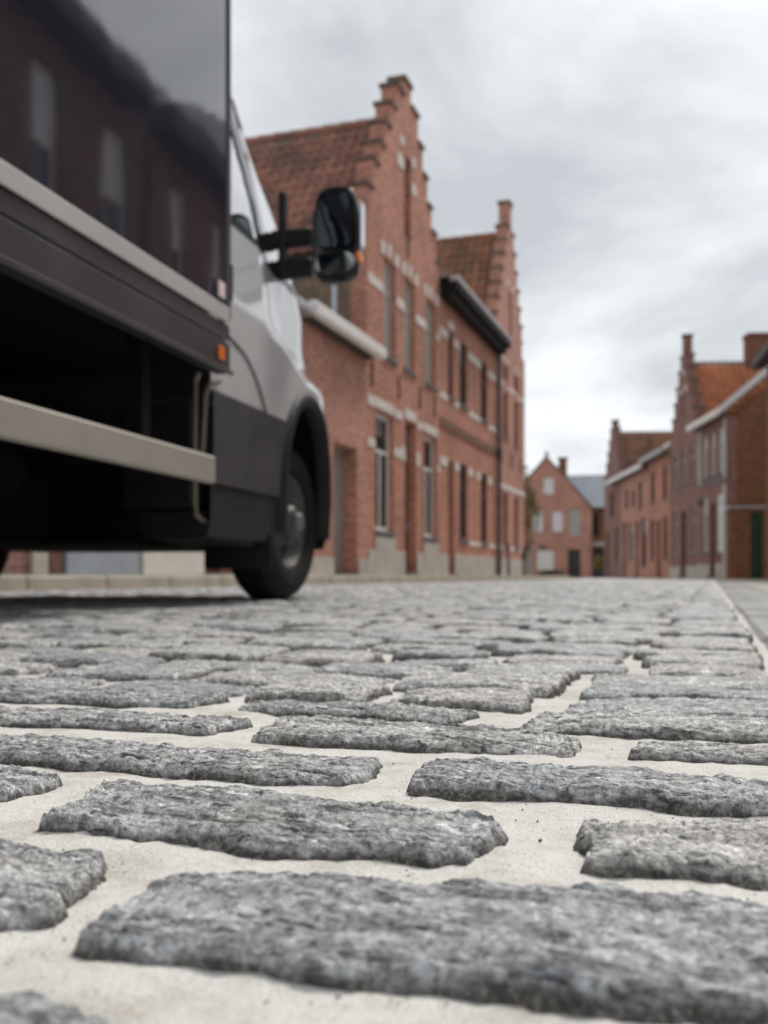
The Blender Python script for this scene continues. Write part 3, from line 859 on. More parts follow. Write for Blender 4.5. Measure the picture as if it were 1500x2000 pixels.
# --- left: one-storey house with the white gutter
op = [(1.45, 2.65, .14, 2.45)]
H0 = house('gutter_house', 'low red brick house with a white gutter beside the stepped gable house', (XL, 14.2), R90, 3.195, 4.2, 7.0, op, 'brick_rose', 'brick_old', group=GL)
door(H0, *op[0], v=.26, mat='grey_door', panel=False)
plinth(H0, [(0, 1.43), (2.67, 3.19)], .42)
m = MB(); m.box(-.0, 3.5, -.30, -.14, 4.25, 4.47, .03); m.build('gutter', M['white_wood'], H0)
m = MB(); m.box(0, 3.19, -.14, .34, 4.202, 4.26); m.build('soffit', M['dark_wood'], H0)
m = MB(); m.box(0, 3.19, .345, 7.0, 4.205, 4.3); m.build('roof', M['zinc'], H0)
m = MB(); m.tube([(2.9, .55, 4.3), (2.9, .55, 5.3), (2.9, .55, 6.35)], .05, 12); m.build('downpipe', M['zinc_pale'], H0)

# --- left: houses behind the van (their feet show under it)
op = [(1.42, 2.3, .14, 2.5), (3.0, 4.0, 1.0, 2.9)]
HB = house('low_house', 'low brick house with a white painted plinth seen under the van', (XL, 9.6), R90, 4.595, 4.2, 7.0, op, 'brick_rose', group=GL)
door(HB, *op[0], mat='brown_wood'); window(HB, *op[1], pane='pane_net')
plinth(HB, [(0, 1.40)], .62, 'plinth_white', .09); plinth(HB, [(2.32, 4.59)], .34)
m = MB(); m.box(0, 4.59, -.3, 7.0, 4.202, 4.34, .02); m.build('roof', M['zinc'], HB)
op = [(.9, 2.0, 1.0, 2.9), (3.1, 4.0, .14, 2.6), (4.9, 6.0, 1.0, 2.9), (.9, 2.0, 4.0, 5.8), (4.9, 6.0, 4.0, 5.8)]
HA = house('plastered_foot_house', 'brick house with a blue grey plinth behind the back of the van', (XL, 1.2), R90, 8.395, 6.4, 8.0, op, 'brick_pink', group=GL)
for k in (0, 2, 3, 4): window(HA, *op[k], frame='white_wood', pane='pane_net')
door(HA, *op[1], mat='dark_wood')
plinth(HA, [(0, 3.06), (4.04, 6.2)], .56, 'brick_old', .04); plinth(HA, [(7.05, 8.39)], .60, 'plinth_blue', .06); plinth(HA, [(6.55, 6.78)], .6, 'plinth', .05); plinth(HA, [(6.80, 6.98)], .9, 'brown_wood', .05)
eave_roof(HA, 8.395, 6.4, 8.0, 2.6, .3, 'slate_grey')

# --- left: cornice house
op = [(.78, 1.36, .16, 3.0), (1.95, 2.8, 1.07, 3.05), (4.4, 5.25, 1.07, 3.05), (.80, 1.3, 4.6, 6.25), (1.95, 2.8, 4.6, 6.25), (4.4, 5.25, 4.6, 6.25)]
H2 = house('cornice_house', 'red brick house with a heavy dark cornice between the two stepped gables', (XL, 22.602), R90, 6.596, 7.0, 8.5, op, 'brick_red', group=GL)
door(H2, *op[0], mat='dark_wood', panel=False)
for k in (1, 2, 3, 4, 5): window(H2, *op[k], v=.07, frame='dark_wood', pane='pane', mull=(k != 3))
plinth(H2, [(0, .76), (1.38, 6.59)], .66)
m = MB(); m.box(0.0, 6.59, -.42, .34, 7.0 + .002, 7.16); m.box(.0, 6.59, -.30, .34, 6.84, 7.0 - .002); m.build('cornice', M['black_wood'], H2)
m = MB(); m.box(-.02, 6.61, -.48, -.24, 7.162, 7.30, .03); m.build('gutter', M['zinc'], H2)
m = MB(); m.box(0, 6.59, -.035, -.001, 3.72, 3.86, .008); m.box(0, 6.59, -.022, -.001, 3.862, 3.95); m.build('string_course', M['brick_dark'], H2)
for (u, z, w, hh) in ((.0, 4.42, .75, .15), (1.4, 4.42, .45, .15), (2.9, 4.42, 1.4, .15), (5.35, 4.42, 1.2, .15), (.0, 5.95, .75, .2), (1.35, 5.95, .56, .2), (2.85, 5.95, 1.5, .2), (5.3, 5.95, 1.25, .2), (.8, 6.28, .5, .2),
                      (1.45, 2.8, .45, .22), (2.85, 2.8, .5, .22), (3.9, 2.8, .45, .22), (.02, 2.8, .7, .22), (5.3, 2.8, .5, .22), (2.9, .93, 1.4, .12), (5.35, .93, 1.2, .12)): block(H2, u, z, w, hh)
downpipe(H2, 6.42, .1, 6.8, 'iron', .065, -.10)
m = MB(); m.quad((0, -.2, 7.37), (6.59, -.2, 7.37), (6.59, 8.5, 8.0), (0, 8.5, 8.0)); m.quad((0, -.2, 7.3), (0, 8.5, 7.3), (6.59, 8.5, 7.3), (6.59, -.2, 7.3)); m.quad((0, -.2, 7.3), (0, -.2, 7.37), (0, 8.5, 8.0), (0, 8.5, 7.3)); m.build('roof', M['zinc'], H2, fixnorm=False)

# --- left: second stepped gable
ax = 2.05
st = [(2.3, 8.1)] + [(2.3 - .285 * i, 8.1 + .53 * i) for i in range(1, 7)] + [(.22, 12.15)]
st[0] = (2.05, 8.1)
op = [(.95, 1.65, 1.1, 2.75), (2.75, 3.45, 1.1, 2.75), (.95, 1.65, 4.5, 5.95), (2.75, 3.45, 4.5, 5.95), (1.85, 2.25, 7.6, 9.3), (.95, 1.65, 6.3, 6.8), (2.75, 3.45, 6.3, 6.8)]
H3 = house('gabled_house', 'red brick house with a tall stepped gable at the far end of the left row', (XL, 29.2), R90, 4.6, 7.6, 9.0, op, 'brick_rose', 'brick_old', st, ax, group=GL, side_H=7.0)
for k in (0, 1, 2, 3): window(H3, *op[k], frame='brown_wood', pane='pane')
for k in (5, 6): window(H3, *op[k], frame='brown_wood', pane='pane', mull=0, transom=0, sill=None)
m = MB(); m.box(1.85, 2.25, .12, .3, 7.6, 9.3); m.build('niche_back', M['brick_dark'], H3)
copings(H3, ax, st)
plinth(H3, [(0, 4.6)], .66)
for (u, z, w, hh) in ((.0, 6.05, .9, .18), (1.7, 6.05, 1.0, .18), (3.5, 6.05, 1.08, .18), (.0, 2.85, 4.58, .16), (.0, .93, .9, .12), (1.7, .93, 1.0, .12), (3.5, .93, 1.05, .12), (.85, 6.85, .25, .22), (1.5, 6.85, .25, .22), (2.7, 6.85, .25, .22), (3.35, 6.85, .25, .22), (1.5, 9.4, .3, .25), (2.3, 9.4, .3, .25)): block(H3, u, z, w, hh)
for u, z in ((.6, 3.6), (2.2, 3.6), (3.8, 3.6)): anchor(H3, u, z)
gable_roof_u(H3, 4.6, ax, 7.0, 11.2, .345, 9.0, 'tile_brown', .27, .36)

# ---------------- right-hand row, seen down the street
K2 = 19400.0
def rp(d):
    l = 90.0 / 1900 * d + K2 / 1900; return (l * CA - d * SA, d * CA + l * SA)
a, b = rp(50), rp(40)
ROT_R = math.atan2(b[1] - a[1], b[0] - a[0])
def Lr(d0, d1): return math.dist(rp(d0), rp(d1))

L = Lr(33.5, 37.0) - .004
op = [(.5, 1.2, 1.0, 3.1), (1.55, 2.2, .14, 2.7), (2.35, 3.1, .95, 3.0), (.45, 1.15, 3.75, 5.3), (1.5, 2.15, 3.75, 5.3), (2.4, 3.1, 3.75, 5.3)]
R3 = house('end_house', 'brick house with a white gutter and a bare brown brick end wall', rp(37.0), ROT_R, L, 5.6, 8.0, op, 'brick_pink', 'brick_brown', group=GR)
for k in (0, 3, 4, 5): window(R3, *op[k], v=.05, frame='cream_wood', pane='pane_net')
window(R3, *op[2], v=.04, frame='white_wood', pane='pane_white')
door(R3, *op[1], mat='brown_wood')
gutter(R3, -.25, L + .12, 5.62)
for u in (.02, L - .35): m = MB(); m.box(u, u + .32, -.02, -.001, 3.5, 5.6); m.build('corner_pilaster', M['concrete'], R3)
m = MB(); m.box(L - .34, L - .02, -.03, -.001, .5, 3.3); m.build('corner_pilaster', M['concrete'], R3)
m = MB(); m.box(0, L, -.03, -.001, 3.42, 3.54); m.build('string_course', M['bluestone'], R3)
plinth(R3, [(0, 1.53), (2.22, L)], .55)
m = MB(); m.poly([(L - .002, .36, 5.602), (L - .002, 7.98, 5.602), (L - .002, 4, 9.1)]); m.poly([(L - .25, .36, 5.602), (L - .25, 4, 9.1), (L - .25, 7.98, 5.602)]); m.quad((L - .002, .36, 5.602), (L - .002, 4, 9.1), (L - .25, 4, 9.1), (L - .25, .36, 5.602)); m.build('gable_wall', M['brick_brown'], R3)
eave_roof(R3, L, 5.62, 8.0, 3.55, .25, 'slate_grey')
m = MB(); m.tube([(1.38, -.02, 2.95), (1.38, -.28, 3.0)], .015, 8); m.lathe([(.001, -.3), (.1, -.28), (.14, -.2), (.1, -.12), (.001, -.1)], 12, (1.38, -.12, 2.8)); m.build('wall_lamp', M['iron'], R3)
# stepped gable behind it
L = Lr(37.0, 41.4) - .004; ax = L / 2 - .05
st = [(ax - .02, 6.0), (1.75, 6.6), (1.4, 7.2), (1.05, 7.8), (.72, 8.4), (.4, 8.95), (.12, 9.75)]
op = [(.5, 1.2, 1.0, 2.9), (1.8, 2.6, .14, 2.7), (3.2, 3.9, 1.0, 2.9), (.5, 1.2, 3.8, 5.2), (1.85, 2.55, 3.8, 5.2), (3.2, 3.9, 3.8, 5.2), (1.95, 2.3, 6.6, 7.4)]
R4 = house('gabled_house', 'narrow gabled house with a bright orange tiled roof on the right', rp(41.4), ROT_R, L, 5.6, 9.0, op, 'brick_pink', None, st, ax, group=GR)
for k in (0, 2, 3, 4, 5): window(R4, *op[k], v=.05, frame='cream_wood', pane='pane')
window(R4, *op[6], frame='cream_wood', pane='pane_white', mull=0, transom=0); door(R4, *op[1], mat='brown_wood')
m = MB(); m.box(ax - .35, ax + .35, 2.5, 3.4, 8.0, 9.7); m.box(ax - .4, ax + .4, 2.45, 3.45, 9.702, 9.8); m.build('chimney', M['brick_brown'], R4)
copings(R4, ax, st); plinth(R4, [(0, 1.78), (2.62, L)], .5)
for (u, z) in ((1.6, 7.5), (2.4, 7.5), (2.0, 8.2)): block(R4, u, z, .28, .24)
# its roof: the slope that faces back up the street is the +u one
m = MB(); over = .05
m.quad((-over, .345, 5.5), (ax, .345, 8.75), (ax, 9, 8.75), (-over, 9, 5.5)); m.quad((ax, .345, 8.75), (L + over, .345, 5.5), (L + over, 9, 5.5), (ax, 9, 8.75)); m.poly([(-over, 9, 5.5), (ax, 9, 8.75), (L + over, 9, 5.5)])
rf = m.build('roof', M['coping'], R4)
tiled(rf, (L + over, .345, 5.512), (0, 1, 0), (ax - L - over, 0, 3.25), 8.6, math.hypot(L + over - ax, 3.25), .27, .34, 'tile_orange', 240)
# dark red house
L = Lr(41.4, 45.6) - .004
op = [(.5, 1.2, .9, 2.7), (1.7, 2.5, .14, 2.6), (3.0, 3.7, .9, 2.7), (.6, 1.3, 3.5, 4.9), (2.9, 3.6, 3.5, 4.9)]
R5 = house('dark_red_house', 'deep red painted brick house with a grey roof and lilac grey gutter', rp(45.6), ROT_R, L, 5.35, 8.0, op, 'brick_red', group=GR)
for k in (0, 2, 3, 4): window(R5, *op[k], v=.05, frame='brown_wood', pane='pane')
door(R5, *op[1], mat='brown_wood'); gutter(R5, -.1, L + .05, 5.37, 'concrete')
eave_roof(R5, L, 5.4, 8.0, 3.2, .25, 'slate_grey')
m = MB(); m.box(.2, .8, 2.3, 2.9, 6.6, 8.6); m.box(.15, .85, 2.25, 2.95, 8.602, 8.7); m.build('chimney', M['brick_brown'], R5)
# pink house with white gutter, and gabled house at the far end of the row
L = Lr(45.6, 52.0) - .004
op = [(.5, 1.4, .14, 2.9), (2.0, 3.0, .9, 2.8), (3.6, 4.4, .14, 2.8), (5.0, 6.0, .5, 2.9), (1.0, 1.7, 3.6, 4.6), (2.8, 3.4, 3.6, 4.4), (4.4, 5.1, 3.3, 4.7)]
R6 = house('pink_brick_house', 'pink brick house with a long white gutter and dark shopfront openings', rp(52.0), ROT_R, L, 5.15, 8.0, op, 'brick_rose', group=GR)
for k in (1, 3, 4, 5, 6): window(R6, *op[k], v=.05, frame='dark_wood', pane='pane_net' if k == 1 else 'pane', sill=None)
for k in (0, 2): door(R6, *op[k], mat='dark_wood', panel=False)
gutter(R6, -2.4, L + .1, 5.17); eave_roof(R6, L, 5.2, 8.0, 2.0, .25, 'slate_grey')
L = Lr(52.0, 57.0) - .004; ax = L / 2
st = [(ax - .02, 5.9), (1.9, 6.5), (1.45, 7.1), (1.0, 7.7), (.6, 8.3), (.14, 8.75)]
op = [(.6, 1.5, .14, 2.7), (3.2, 4.2, .9, 2.7), (1.9, 2.9, 3.4, 4.8)]
R7 = house('gabled_house', 'small gabled house with a brown orange roof, farthest in the right row', rp(57.0), ROT_R, L, 5.3, 9.0, op, 'brick_pink', None, st, ax, group=GR)
door(R7, *op[0], mat='dark_wood'); window(R7, *op[1]); window(R7, *op[2], frame='dark_wood')
copings(R7, ax, st)
m = MB(); m.quad((-.05, .345, 5.0), (ax, .345, 8.2), (ax, 9, 8.2), (-.05, 9, 5.0)); m.quad((ax, .345, 8.2), (L + .05, .345, 5.0), (L + .05, 9, 5.0), (ax, 9, 8.2)); m.poly([(-.05, 9, 5.0), (ax, 9, 8.2), (L + .05, 9, 5.0)])
rf = m.build('roof', M['coping'], R7)
tiled(rf, (L + .05, .345, 5.012), (0, 1, 0), (ax - L - .05, 0, 3.2), 8.6, math.hypot(L + .05 - ax, 3.2), .3, .36, 'tile_brown')

# garden wall with the green door, between the end house and the near right house
p = rp(33.2)
GW = thing('garden_wall', 'brown brick garden wall with a grey coping and a dark green door', 'wall', (p[0], p[1], 0), ROT_R + R90)
wall_mesh([0, .72, 1.12, 3.4], [0, 2.3, 2.4], lambda u, z: not (.72 < u < 1.12 and z < 2.3), .24).build('wall', M['brick_brown'], GW)
m = MB(); m.box(.72, 1.12, .06, .12, 0.02, 2.29); d = m.build('door', M['green_door'], GW)
for i in range(4):
    q = MB(); q.box(.73 + i * .098, .73 + i * .098 + .09, .035, .06, .06, 2.25, .006); q.build('plank', M['green_door'], d)
m = MB(); m.box(-.05, 3.45, -.05, .29, 2.402, 2.5, .01); m.build('coping', M['zinc'], GW)

# ---------------- right-hand houses beside the camera (mirrored in the van's box)
def along(p, q): return math.atan2(q[1] - p[1], q[0] - p[0]), math.dist(p, q)
P1, P2, P3, P4 = (3.78, 3.2), (3.42, 12.75), (3.27, 17.4), (1.56, 31.2)
rot, L = along(P2, P1)
uu = lambda y: (12.75 - y) * L / (12.75 - 3.2)
op = []
for yy in (12.05, 10.35, 8.6, 6.85, 5.1): op += [(uu(yy) - .32, uu(yy) + .32, 4.35, 6.15), (uu(yy) - .32, uu(yy) + .32, 1.0, 3.1)]
RA = house('near_brick_house', 'dark brick house mirrored in the left part of the van box side', P2, rot, L, 6.55, 8.0, op, 'brick_dark', group=GR)
for o_ in op: window(RA, *o_, frame='white_wood', pane='pane', mull=0, transom=.5, tpane='pane_white', fw=.07)  # upper panes coloured white for the sky they would reflect
m = MB(); m.box(.35, L, -.42, .34, 6.552, 6.85, .02); m.build('cornice', M['dark_wood'], RA)
m = MB(); m.box(.35, L, -.2, .34, 6.852, 7.12); m.build('parapet', M['zinc'], RA)
m = MB(); m.box(0, L, .345, 8, 6.552, 6.7); m.build('roof', M['slate_grey'], RA)
rot, L = along(P3, P2); L -= .3
uv_ = lambda y: (17.4 - y) * L / (17.4 - 12.75)
op = []
for yy in (15.5, 13.85): op += [(uv_(yy) - .32, uv_(yy) + .32, 4.35, 6.15), (uv_(yy) - .32, uv_(yy) + .32, 1.0, 3.1)]
RB = house('near_brick_house', 'dark brick house with a stepped parapet mirrored near the front edge of the van box', P3, rot, L, 6.55, 8.0, op, 'brick_dark', group=GR)
for o_ in op: window(RB, *o_, frame='white_wood', pane='pane', mull=0, transom=.5, tpane='pane_white', fw=.07)  # white upper panes again stand in for reflected sky
m = MB(); m.box(.0, L, -.42, .34, 6.552, 6.95, .02); m.build('cornice', M['dark_wood'], RB)
for i, (a, b, zt) in enumerate(((0, .9, 8.15), (.902, 1.7, 7.95), (1.702, 2.4, 7.75), (2.402, 3.1, 7.55), (3.102, 3.6, 7.35), (3.602, L, 7.2))):
    m = MB(); m.box(a, b, -.15, .34, 6.952, zt, .01); m.build('parapet_block', M['zinc'], RB)
m = MB(); m.box(0, L, .345, 8, 6.552, 6.7); m.build('roof', M['slate_grey'], RB)
rot, L = along(P4, P3); L -= .004
op = []
for k in range(5): op += [(1.0 + k * 2.7, 1.9 + k * 2.7, .95, 2.9), (1.0 + k * 2.7, 1.9 + k * 2.7, 3.8, 5.5)]
RC = house('long_eaved_house', 'brick house with a dark eave cut off by the right edge of the photo', P4, rot, L, 6.3, 8.0, op, 'brick_brown', group=GR)
for o_ in op: window(RC, *o_, frame='white_wood', pane='pane')
gutter(RC, -.1, L, 6.32, 'dark_wood', .42, .25); eave_roof(RC, L, 6.4, 8.0, 3.3, .3, 'slate_grey')

# ---------------- far end of the street
def cp(px, d):
    l = (px - 750) / 1900.0 * d; return (l * CA - d * SA, d * CA + l * SA)
fl, fr = cp(982, 71.0), cp(1152, 69.0)
rot = math.atan2(fr[1] - fl[1], fr[0] - fl[0]); L = math.dist(fl, fr); ax = L / 2 + .05
st = [(ax - .02 - (i + 1) * (ax - .1) / 9.5, 5.1 + (i + 1) * 3.4 / 9) for i in range(9)]
k_ = L / 170.0
U = lambda px: (px - 982) * k_
op = [(U(1041), U(1061), 3.3, 4.8), (U(1079), U(1100), 3.3, 4.75), (U(1112), U(1134), 3.0, 4.9), (U(1062), U(1083), 6.0, 7.2), (U(1049), U(1083), .55, 1.95), (U(1110), U(1134), .1, 2.0), (U(995), U(1020), 1.0, 2.8)]
FH = thing('gabled_house', 'orange brick house whose pointed gable closes the view down the street', 'house', (*fl, 0), rot)
bu = [0, L] + [x for o_ in op for x in o_[:2]]; bz = [0, 5.1] + [x for o_ in op for x in o_[2:4]]
wall_mesh(bu, bz, lambda u, z: not any(o_[0] < u < o_[1] and o_[2] < z < o_[3] for o_ in op if o_[2] < 5), .3).build('wall', M['brick_rose'], FH) if False else None
def in_far(u, z):
    if any(o_[0] < u < o_[1] and o_[2] < z < o_[3] for o_ in op): return False
    return z < 5.1
zs_ = [0, 5.1]
wall_mesh(bu, [0, 5.1] + [x for o_ in op for x in o_[2:4] if x < 5.1], in_far, .3).build('wall', M['brick_rose'], FH)
# gable triangle with its attic window
wa, wb = op[3][0], op[3][1]
zat = lambda u: 5.102 + 3.5 * (u / ax if u < ax else (L - u) / (L - ax))
m = MB()
m.prism([(0, 5.102), (wa, 5.102), (wa, zat(wa))], 0, .3); m.prism([(wb, 5.102), (L, 5.102), (wb, zat(wb))], 0, .3)
m.prism([(wa, 5.102), (wb, 5.102), (wb, 6.0), (wa, 6.0)], 0, .3); m.prism([(wa, 7.2), (wb, 7.2), (wb, zat(wb)), (ax, zat(ax)), (wa, zat(wa))], 0, .3)
m.build('gable', M['brick_rose'], FH)
vg = MB()
for a, b in (((-.12, 5.0), (ax, zat(ax) + .02)), ((ax, zat(ax) + .02), (L + .12, 5.0))):
    vg.prism([a, b, (b[0], b[1] + .16), (a[0], a[1] + .16)], -.06, .36)
vg.build('verge', M['coping'], FH)
m = MB(); m.box(ax - .1, ax + .1, .0, .25, zat(ax) + .1, zat(ax) + .45, .02); m.build('finial', M['coping'], FH)
for k in (0, 1): window(FH, *op[k], frame='white_wood', pane='pane_white', transom=.6, sill=None)
window(FH, *op[2], frame='cream_wood', pane='pane_net', sill=None); window(FH, *op[3], frame='white_wood', pane='pane_white', mull=0, sill=None); window(FH, *op[6])
m = MB(); m.box(op[4][0], op[4][1], .08, .14, .55, 1.95); wd = m.build('roller_shutter', M['white_wood'], FH)
for i in range(7):
    q = MB(); q.box(op[4][0] + .01, op[4][1] - .01, .06, .078, .57 + i * .195, .57 + i * .195 + .18, .006); q.build('slat', M['white_wood'], wd)
door(FH, *op[5], mat='dark_wood')
m = MB(); m.box(U(1056), U(1066), -.2, -.002, 2.1, 2.3, .03); m.build('wall_lamp', M['iron'], FH)
m = MB(); m.quad((ax, .3, 8.55), (L + .1, .3, 5.05), (L + .1, 10, 5.05), (ax, 10, 8.55)); m.quad((-.1, .3, 5.05), (ax, .3, 8.55), (ax, 10, 8.55), (-.1, 10, 5.05)); m.build('roof', M['slate'], FH)
m = MB(); m.box(L - .3, L, .302, 10, 0, 5.1); m.box(0, .3, .302, 10, 0, 5.1); m.build('side_wall', M['brick_rose'], FH)
p = cp(1149, 70.6)
WH = thing('slate_roofed_house', 'house with a blue grey slate roof and a chimney behind the far gable', 'house', (p[0], p[1], 0), rot + rad(4))
op = [(.3, .75, 3.0, 4.6), (.25, 1.1, .1, 2.1), (2.6, 3.4, 3.0, 4.6)]
wall_mesh([0, 6] + [x for o_ in op for x in o_[:2]], [0, 5.1] + [x for o_ in op for x in o_[2:4]], lambda u, z: not any(o_[0] < u < o_[1] and o_[2] < z < o_[3] for o_ in op), .3).build('wall', M['brick_brown'], WH)
window(WH, *op[0], frame='dark_wood', mull=0); window(WH, *op[2], frame='dark_wood'); door(WH, *op[1], mat='dark_wood')
m = MB(); m.box(-.0, 6, -.06, -.001, 2.25, 2.6, .01); m.build('band_course', M['concrete'], WH)
m = MB()
m.quad((-3.2, 3.0, 7.75), (6.5, 3.0, 7.75), (6.5, -.25, 5.05), (-.05, -.25, 5.05)); m.quad((-3.2, 3.0, 7.75), (-3.2, 7, 5.05), (6.5, 7, 5.05), (6.5, 3.0, 7.75)); m.build('roof', M['slate'], WH)
m = MB(); m.box(-.1, 6, -.32, -.2, 4.93, 5.06); m.build('gutter', M['dark_wood'], WH)
m = MB(); m.box(-2.35, -1.75, 2.6, 3.4, 7.2, 9.0); m.box(-2.42, -1.68, 2.53, 3.47, 9.002, 9.1); m.build('chimney', M['brick_brown'], WH)

# ---------------- greenery and small street things
def leaves(name, mat, parent, centre, rx, ry, rz, n, size, seed, gaps=0.0):
    r_ = np.random.default_rng(seed); V = []; F = []
    clumps = r_.normal(0, .45, (max(6, n // 60), 3))
    for i in range(n):
        c = clumps[r_.integers(len(clumps))] + r_.normal(0, .22, 3)
        nrm = np.linalg.norm(c)
        if nrm > 1: c = c / nrm * r_.uniform(.85, 1.08)
        p = np.array(centre) + c * np.array([rx, ry, rz])
        a = r_.normal(0, 1, 3); a /= np.linalg.norm(a); b = np.cross(a, r_.normal(0, 1, 3)); b /= np.linalg.norm(b)
        s = size * r_.uniform(.6, 1.4); k = len(V)
        V += [p - a * s, p - b * s * .5, p + a * s, p + b * s * .5]; F.append((k, k + 1, k + 2, k + 3))
    me = np_mesh(name, np.array(V), np.array(F), mat, False); return link(name, me, parent)
p = cp(1025, 36.2)
T = thing('slender_tree', 'slender tree with olive yellow leaves at the end of the left row', 'tree', (p[0], p[1], 0))
m = MB(); m.tube([(0, 0, -.05), (.03, .02, 1.2), (-.02, 0, 2.4), (0, .02, 3.7)], [.06, .05, .04, .015], 8)
for (z, dx, dy) in ((1.5, .3, .1), (2.0, -.25, .2), (2.5, .2, -.2), (2.9, -.2, -.1)): m.tube([(0, 0, z), (dx, dy, z + .45)], [.022, .008], 6)
m.build('trunk', M['bark'], T)
leaves('crown', M['leaf'], T, (0.02, 0, 2.6), .52, .52, 1.6, 1500, .055, 3); leaves('autumn_leaves', M['leaf_gold'], T, (0.08, 0, 2.3), .5, .5, 1.5, 500, .05, 4)
p = cp(1033, 38.5)
GP = thing('gate_post', 'pale concrete gate post at the foot of the slender tree', 'gate post', (p[0], p[1], 0), rad(10))
m = MB(); m.box(-.13, .13, -.13, .13, -.05, 1.22, .015); m.build('post', M['concrete'], GP); m = MB(); m.box(-.17, .17, -.17, .17, 1.222, 1.31, .02); m.build('cap', M['concrete'], GP)
p = cp(1078, 66.5)
HG = thing('low_hedge', 'low dark hedge in front of the far gabled house', 'hedge', (p[0], p[1], 0), rot)
leaves('foliage', M['leaf_dark'], HG, (0, 0, .26), 1.0, .3, .26, 900, .06, 8)
m = MB(); m.tube([(-.8, 0, 0), (-.75, 0, .3)], .02, 6); m.tube([(0, 0, 0), (.02, 0, .35)], .02, 6); m.tube([(.7, 0, 0), (.7, .02, .3)], .02, 6); m.build('stems', M['bark'], HG)
p = cp(1167, 60.0)
PS = thing('potted_shrub', 'yellow green shrub in a dark pot beside the farthest right house', 'potted plant', (p[0], p[1], 0))
m = MB(); m.tube([(0, 0, -.02), (0, 0, .2), (0, 0, .5)], [.2, .25, .3], 12); m.build('pot', M['pot'], PS)
m = MB(); m.tube([(0, 0, .45), (.02, 0, .9)], [.03, .015], 6); m.build('stem', M['bark'], PS)
leaves('foliage', M['leaf_gold'], PS, (0, 0, .95), .3, .3, .55, 500, .06, 12)
for (px, d, lab) in ((993, 30.0, 'dark iron post standing before the second stepped gable house'), (1022, 33.5, 'dark iron post nearest the slender tree')):
    p = cp(px, d)
    BP = thing('street_post', lab, 'post', (p[0], p[1], 0.0), group='dark iron posts on the left pavement')
    m = MB(); m.tube([(0, 0, 0.0), (0, 0, .5), (0, 0, 1.0)], [.05, .042, .042], 12); m.build('shaft', M['iron'], BP); m = MB(); m.lathe([(.001, -.06), (.05, -.04), (.06, 0), (.05, .04), (.001, .06)], 12, (0, 0, 1.04)); m.build('knob', M['iron'], BP)

# ================================================================== THE VAN
VAN_CAM = 14.75
psi = rad(VAN_CAM - CAM_YAW)                       # van heading, measured from +Y towards +X
d0 = 3.31; l0 = (412 - 750) / 1900.0 * d0
vx, vy = l0 * CA - d0 * SA, d0 * CA + l0 * SA
# local x: forward, local y: to the left (s), z up
VAN = thing('box_van', 'white cab van with a dark glossy box body parked at the left kerb', 'van', (vx, vy, 0), R90 - psi)
WT, WZ, WR = 1.00, 0.345, 0.345
AT, AZ, ARX, ARZ = 1.01, 0.43, 0.345, 0.455           # wheel arch: centre and half axes                     # front wheel: position along the cab, axle height, radius
CABW = 1.98

def sstep(a, b, x): 
    t = np.clip((x - a) / (b - a), 0, 1); return t * t * (3 - 2 * t)
def tmax(z): return np.interp(z, [.2, .45, .8, .95, 1.08, 1.2, 1.33, 1.42, 1.75, 2.1, 2.2, 2.28], [1.86, 1.92, 1.90, 1.84, 1.74, 1.65, 1.56, 1.50, 1.27, .95, .78, .50])
def inset(z, t):
    s = np.interp(z, [.2, .28, .6, .85, 1.1, 1.42, 1.6, 1.9, 2.12, 2.2, 2.25, 2.28], [.03, .005, 0, 0, .015, .055, .085, .15, .21, .26, .33, .42])
    zs = 1.10 - .42 * np.clip(t - .72, 0, 1) ** 1.15
    amp = .075 * sstep(.52, .95, t)
    s = s + amp * sstep(zs - .055, zs + .075, z)
    return s
def cab_surface(z_list, n_side=110, n_cor=44):
    """rings of points: side from the back (t=0) to the nose centre (s=CABW/2)"""
    rows = []
    for z in z_list:
        tm = float(tmax(z)); r = float(np.interp(z, [.2, .9, 1.15, 1.3, 1.6, 2.28], [.88, .86, .66, .42, .26, .2]))
        t_side = np.linspace(0, tm - r, n_side); an = np.linspace(0, math.pi / 2, n_cor)[1:]
        half = CABW / 2
        s_end = float(inset(z, np.array(tm - r)))
        ts = np.concatenate([t_side, tm - r + r * np.sin(an) ** .85])
        ss = np.concatenate([inset(z, t_side), s_end + (half - s_end) * (1 - np.cos(an) ** .62)])
        rows.append(np.stack([ts, ss, np.full_like(ts, z)], -1))
    return np.array(rows)
zl = np.concatenate([np.linspace(.24, 2.2, 150), np.array([2.215, 2.23, 2.245, 2.26, 2.27, 2.277, 2.28])])
S = cab_surface(zl)
NZ, NC = S.shape[:2]
# surface normals for offsets
du = np.gradient(S, axis=1); dv = np.gradient(S, axis=0); NOR = np.cross(du, dv); NOR /= np.linalg.norm(NOR, axis=-1, keepdims=True) + 1e-9
if NOR[60, 20, 1] > 0: NOR = -NOR
cen = (S[:-1, :-1] + S[1:, :-1] + S[1:, 1:] + S[:-1, 1:]) / 4
ct, cs_, cz = cen[..., 0], cen[..., 1], cen[..., 2]
jj = np.arange(NC - 1)[None, :].repeat(NZ - 1, 0)
side_zone = jj < 125
def inpoly(t, z, poly):
    r = np.zeros_like(t, dtype=bool); n = len(poly)
    for i in range(n):
        (x1, y1), (x2, y2) = poly[i], poly[(i + 1) % n]
        c = ((y1 > z) != (y2 > z)) & (t < (x2 - x1) * (z - y1) / (y2 - y1 + 1e-12) + x1); r ^= c
    return r
BELT = 1.44
win_door = inpoly(ct, cz, [(.10, BELT + .02), (.60, BELT), (.47, 1.98), (.42, 2.05), (.10, 2.07)]) & side_zone
win_q = inpoly(ct, cz, [(.69, BELT), (1.32, BELT - .01), (1.30, 1.52), (.88, 2.02), (.60, 2.07)]) & side_zone & (ct < tmax(cz) - .15)
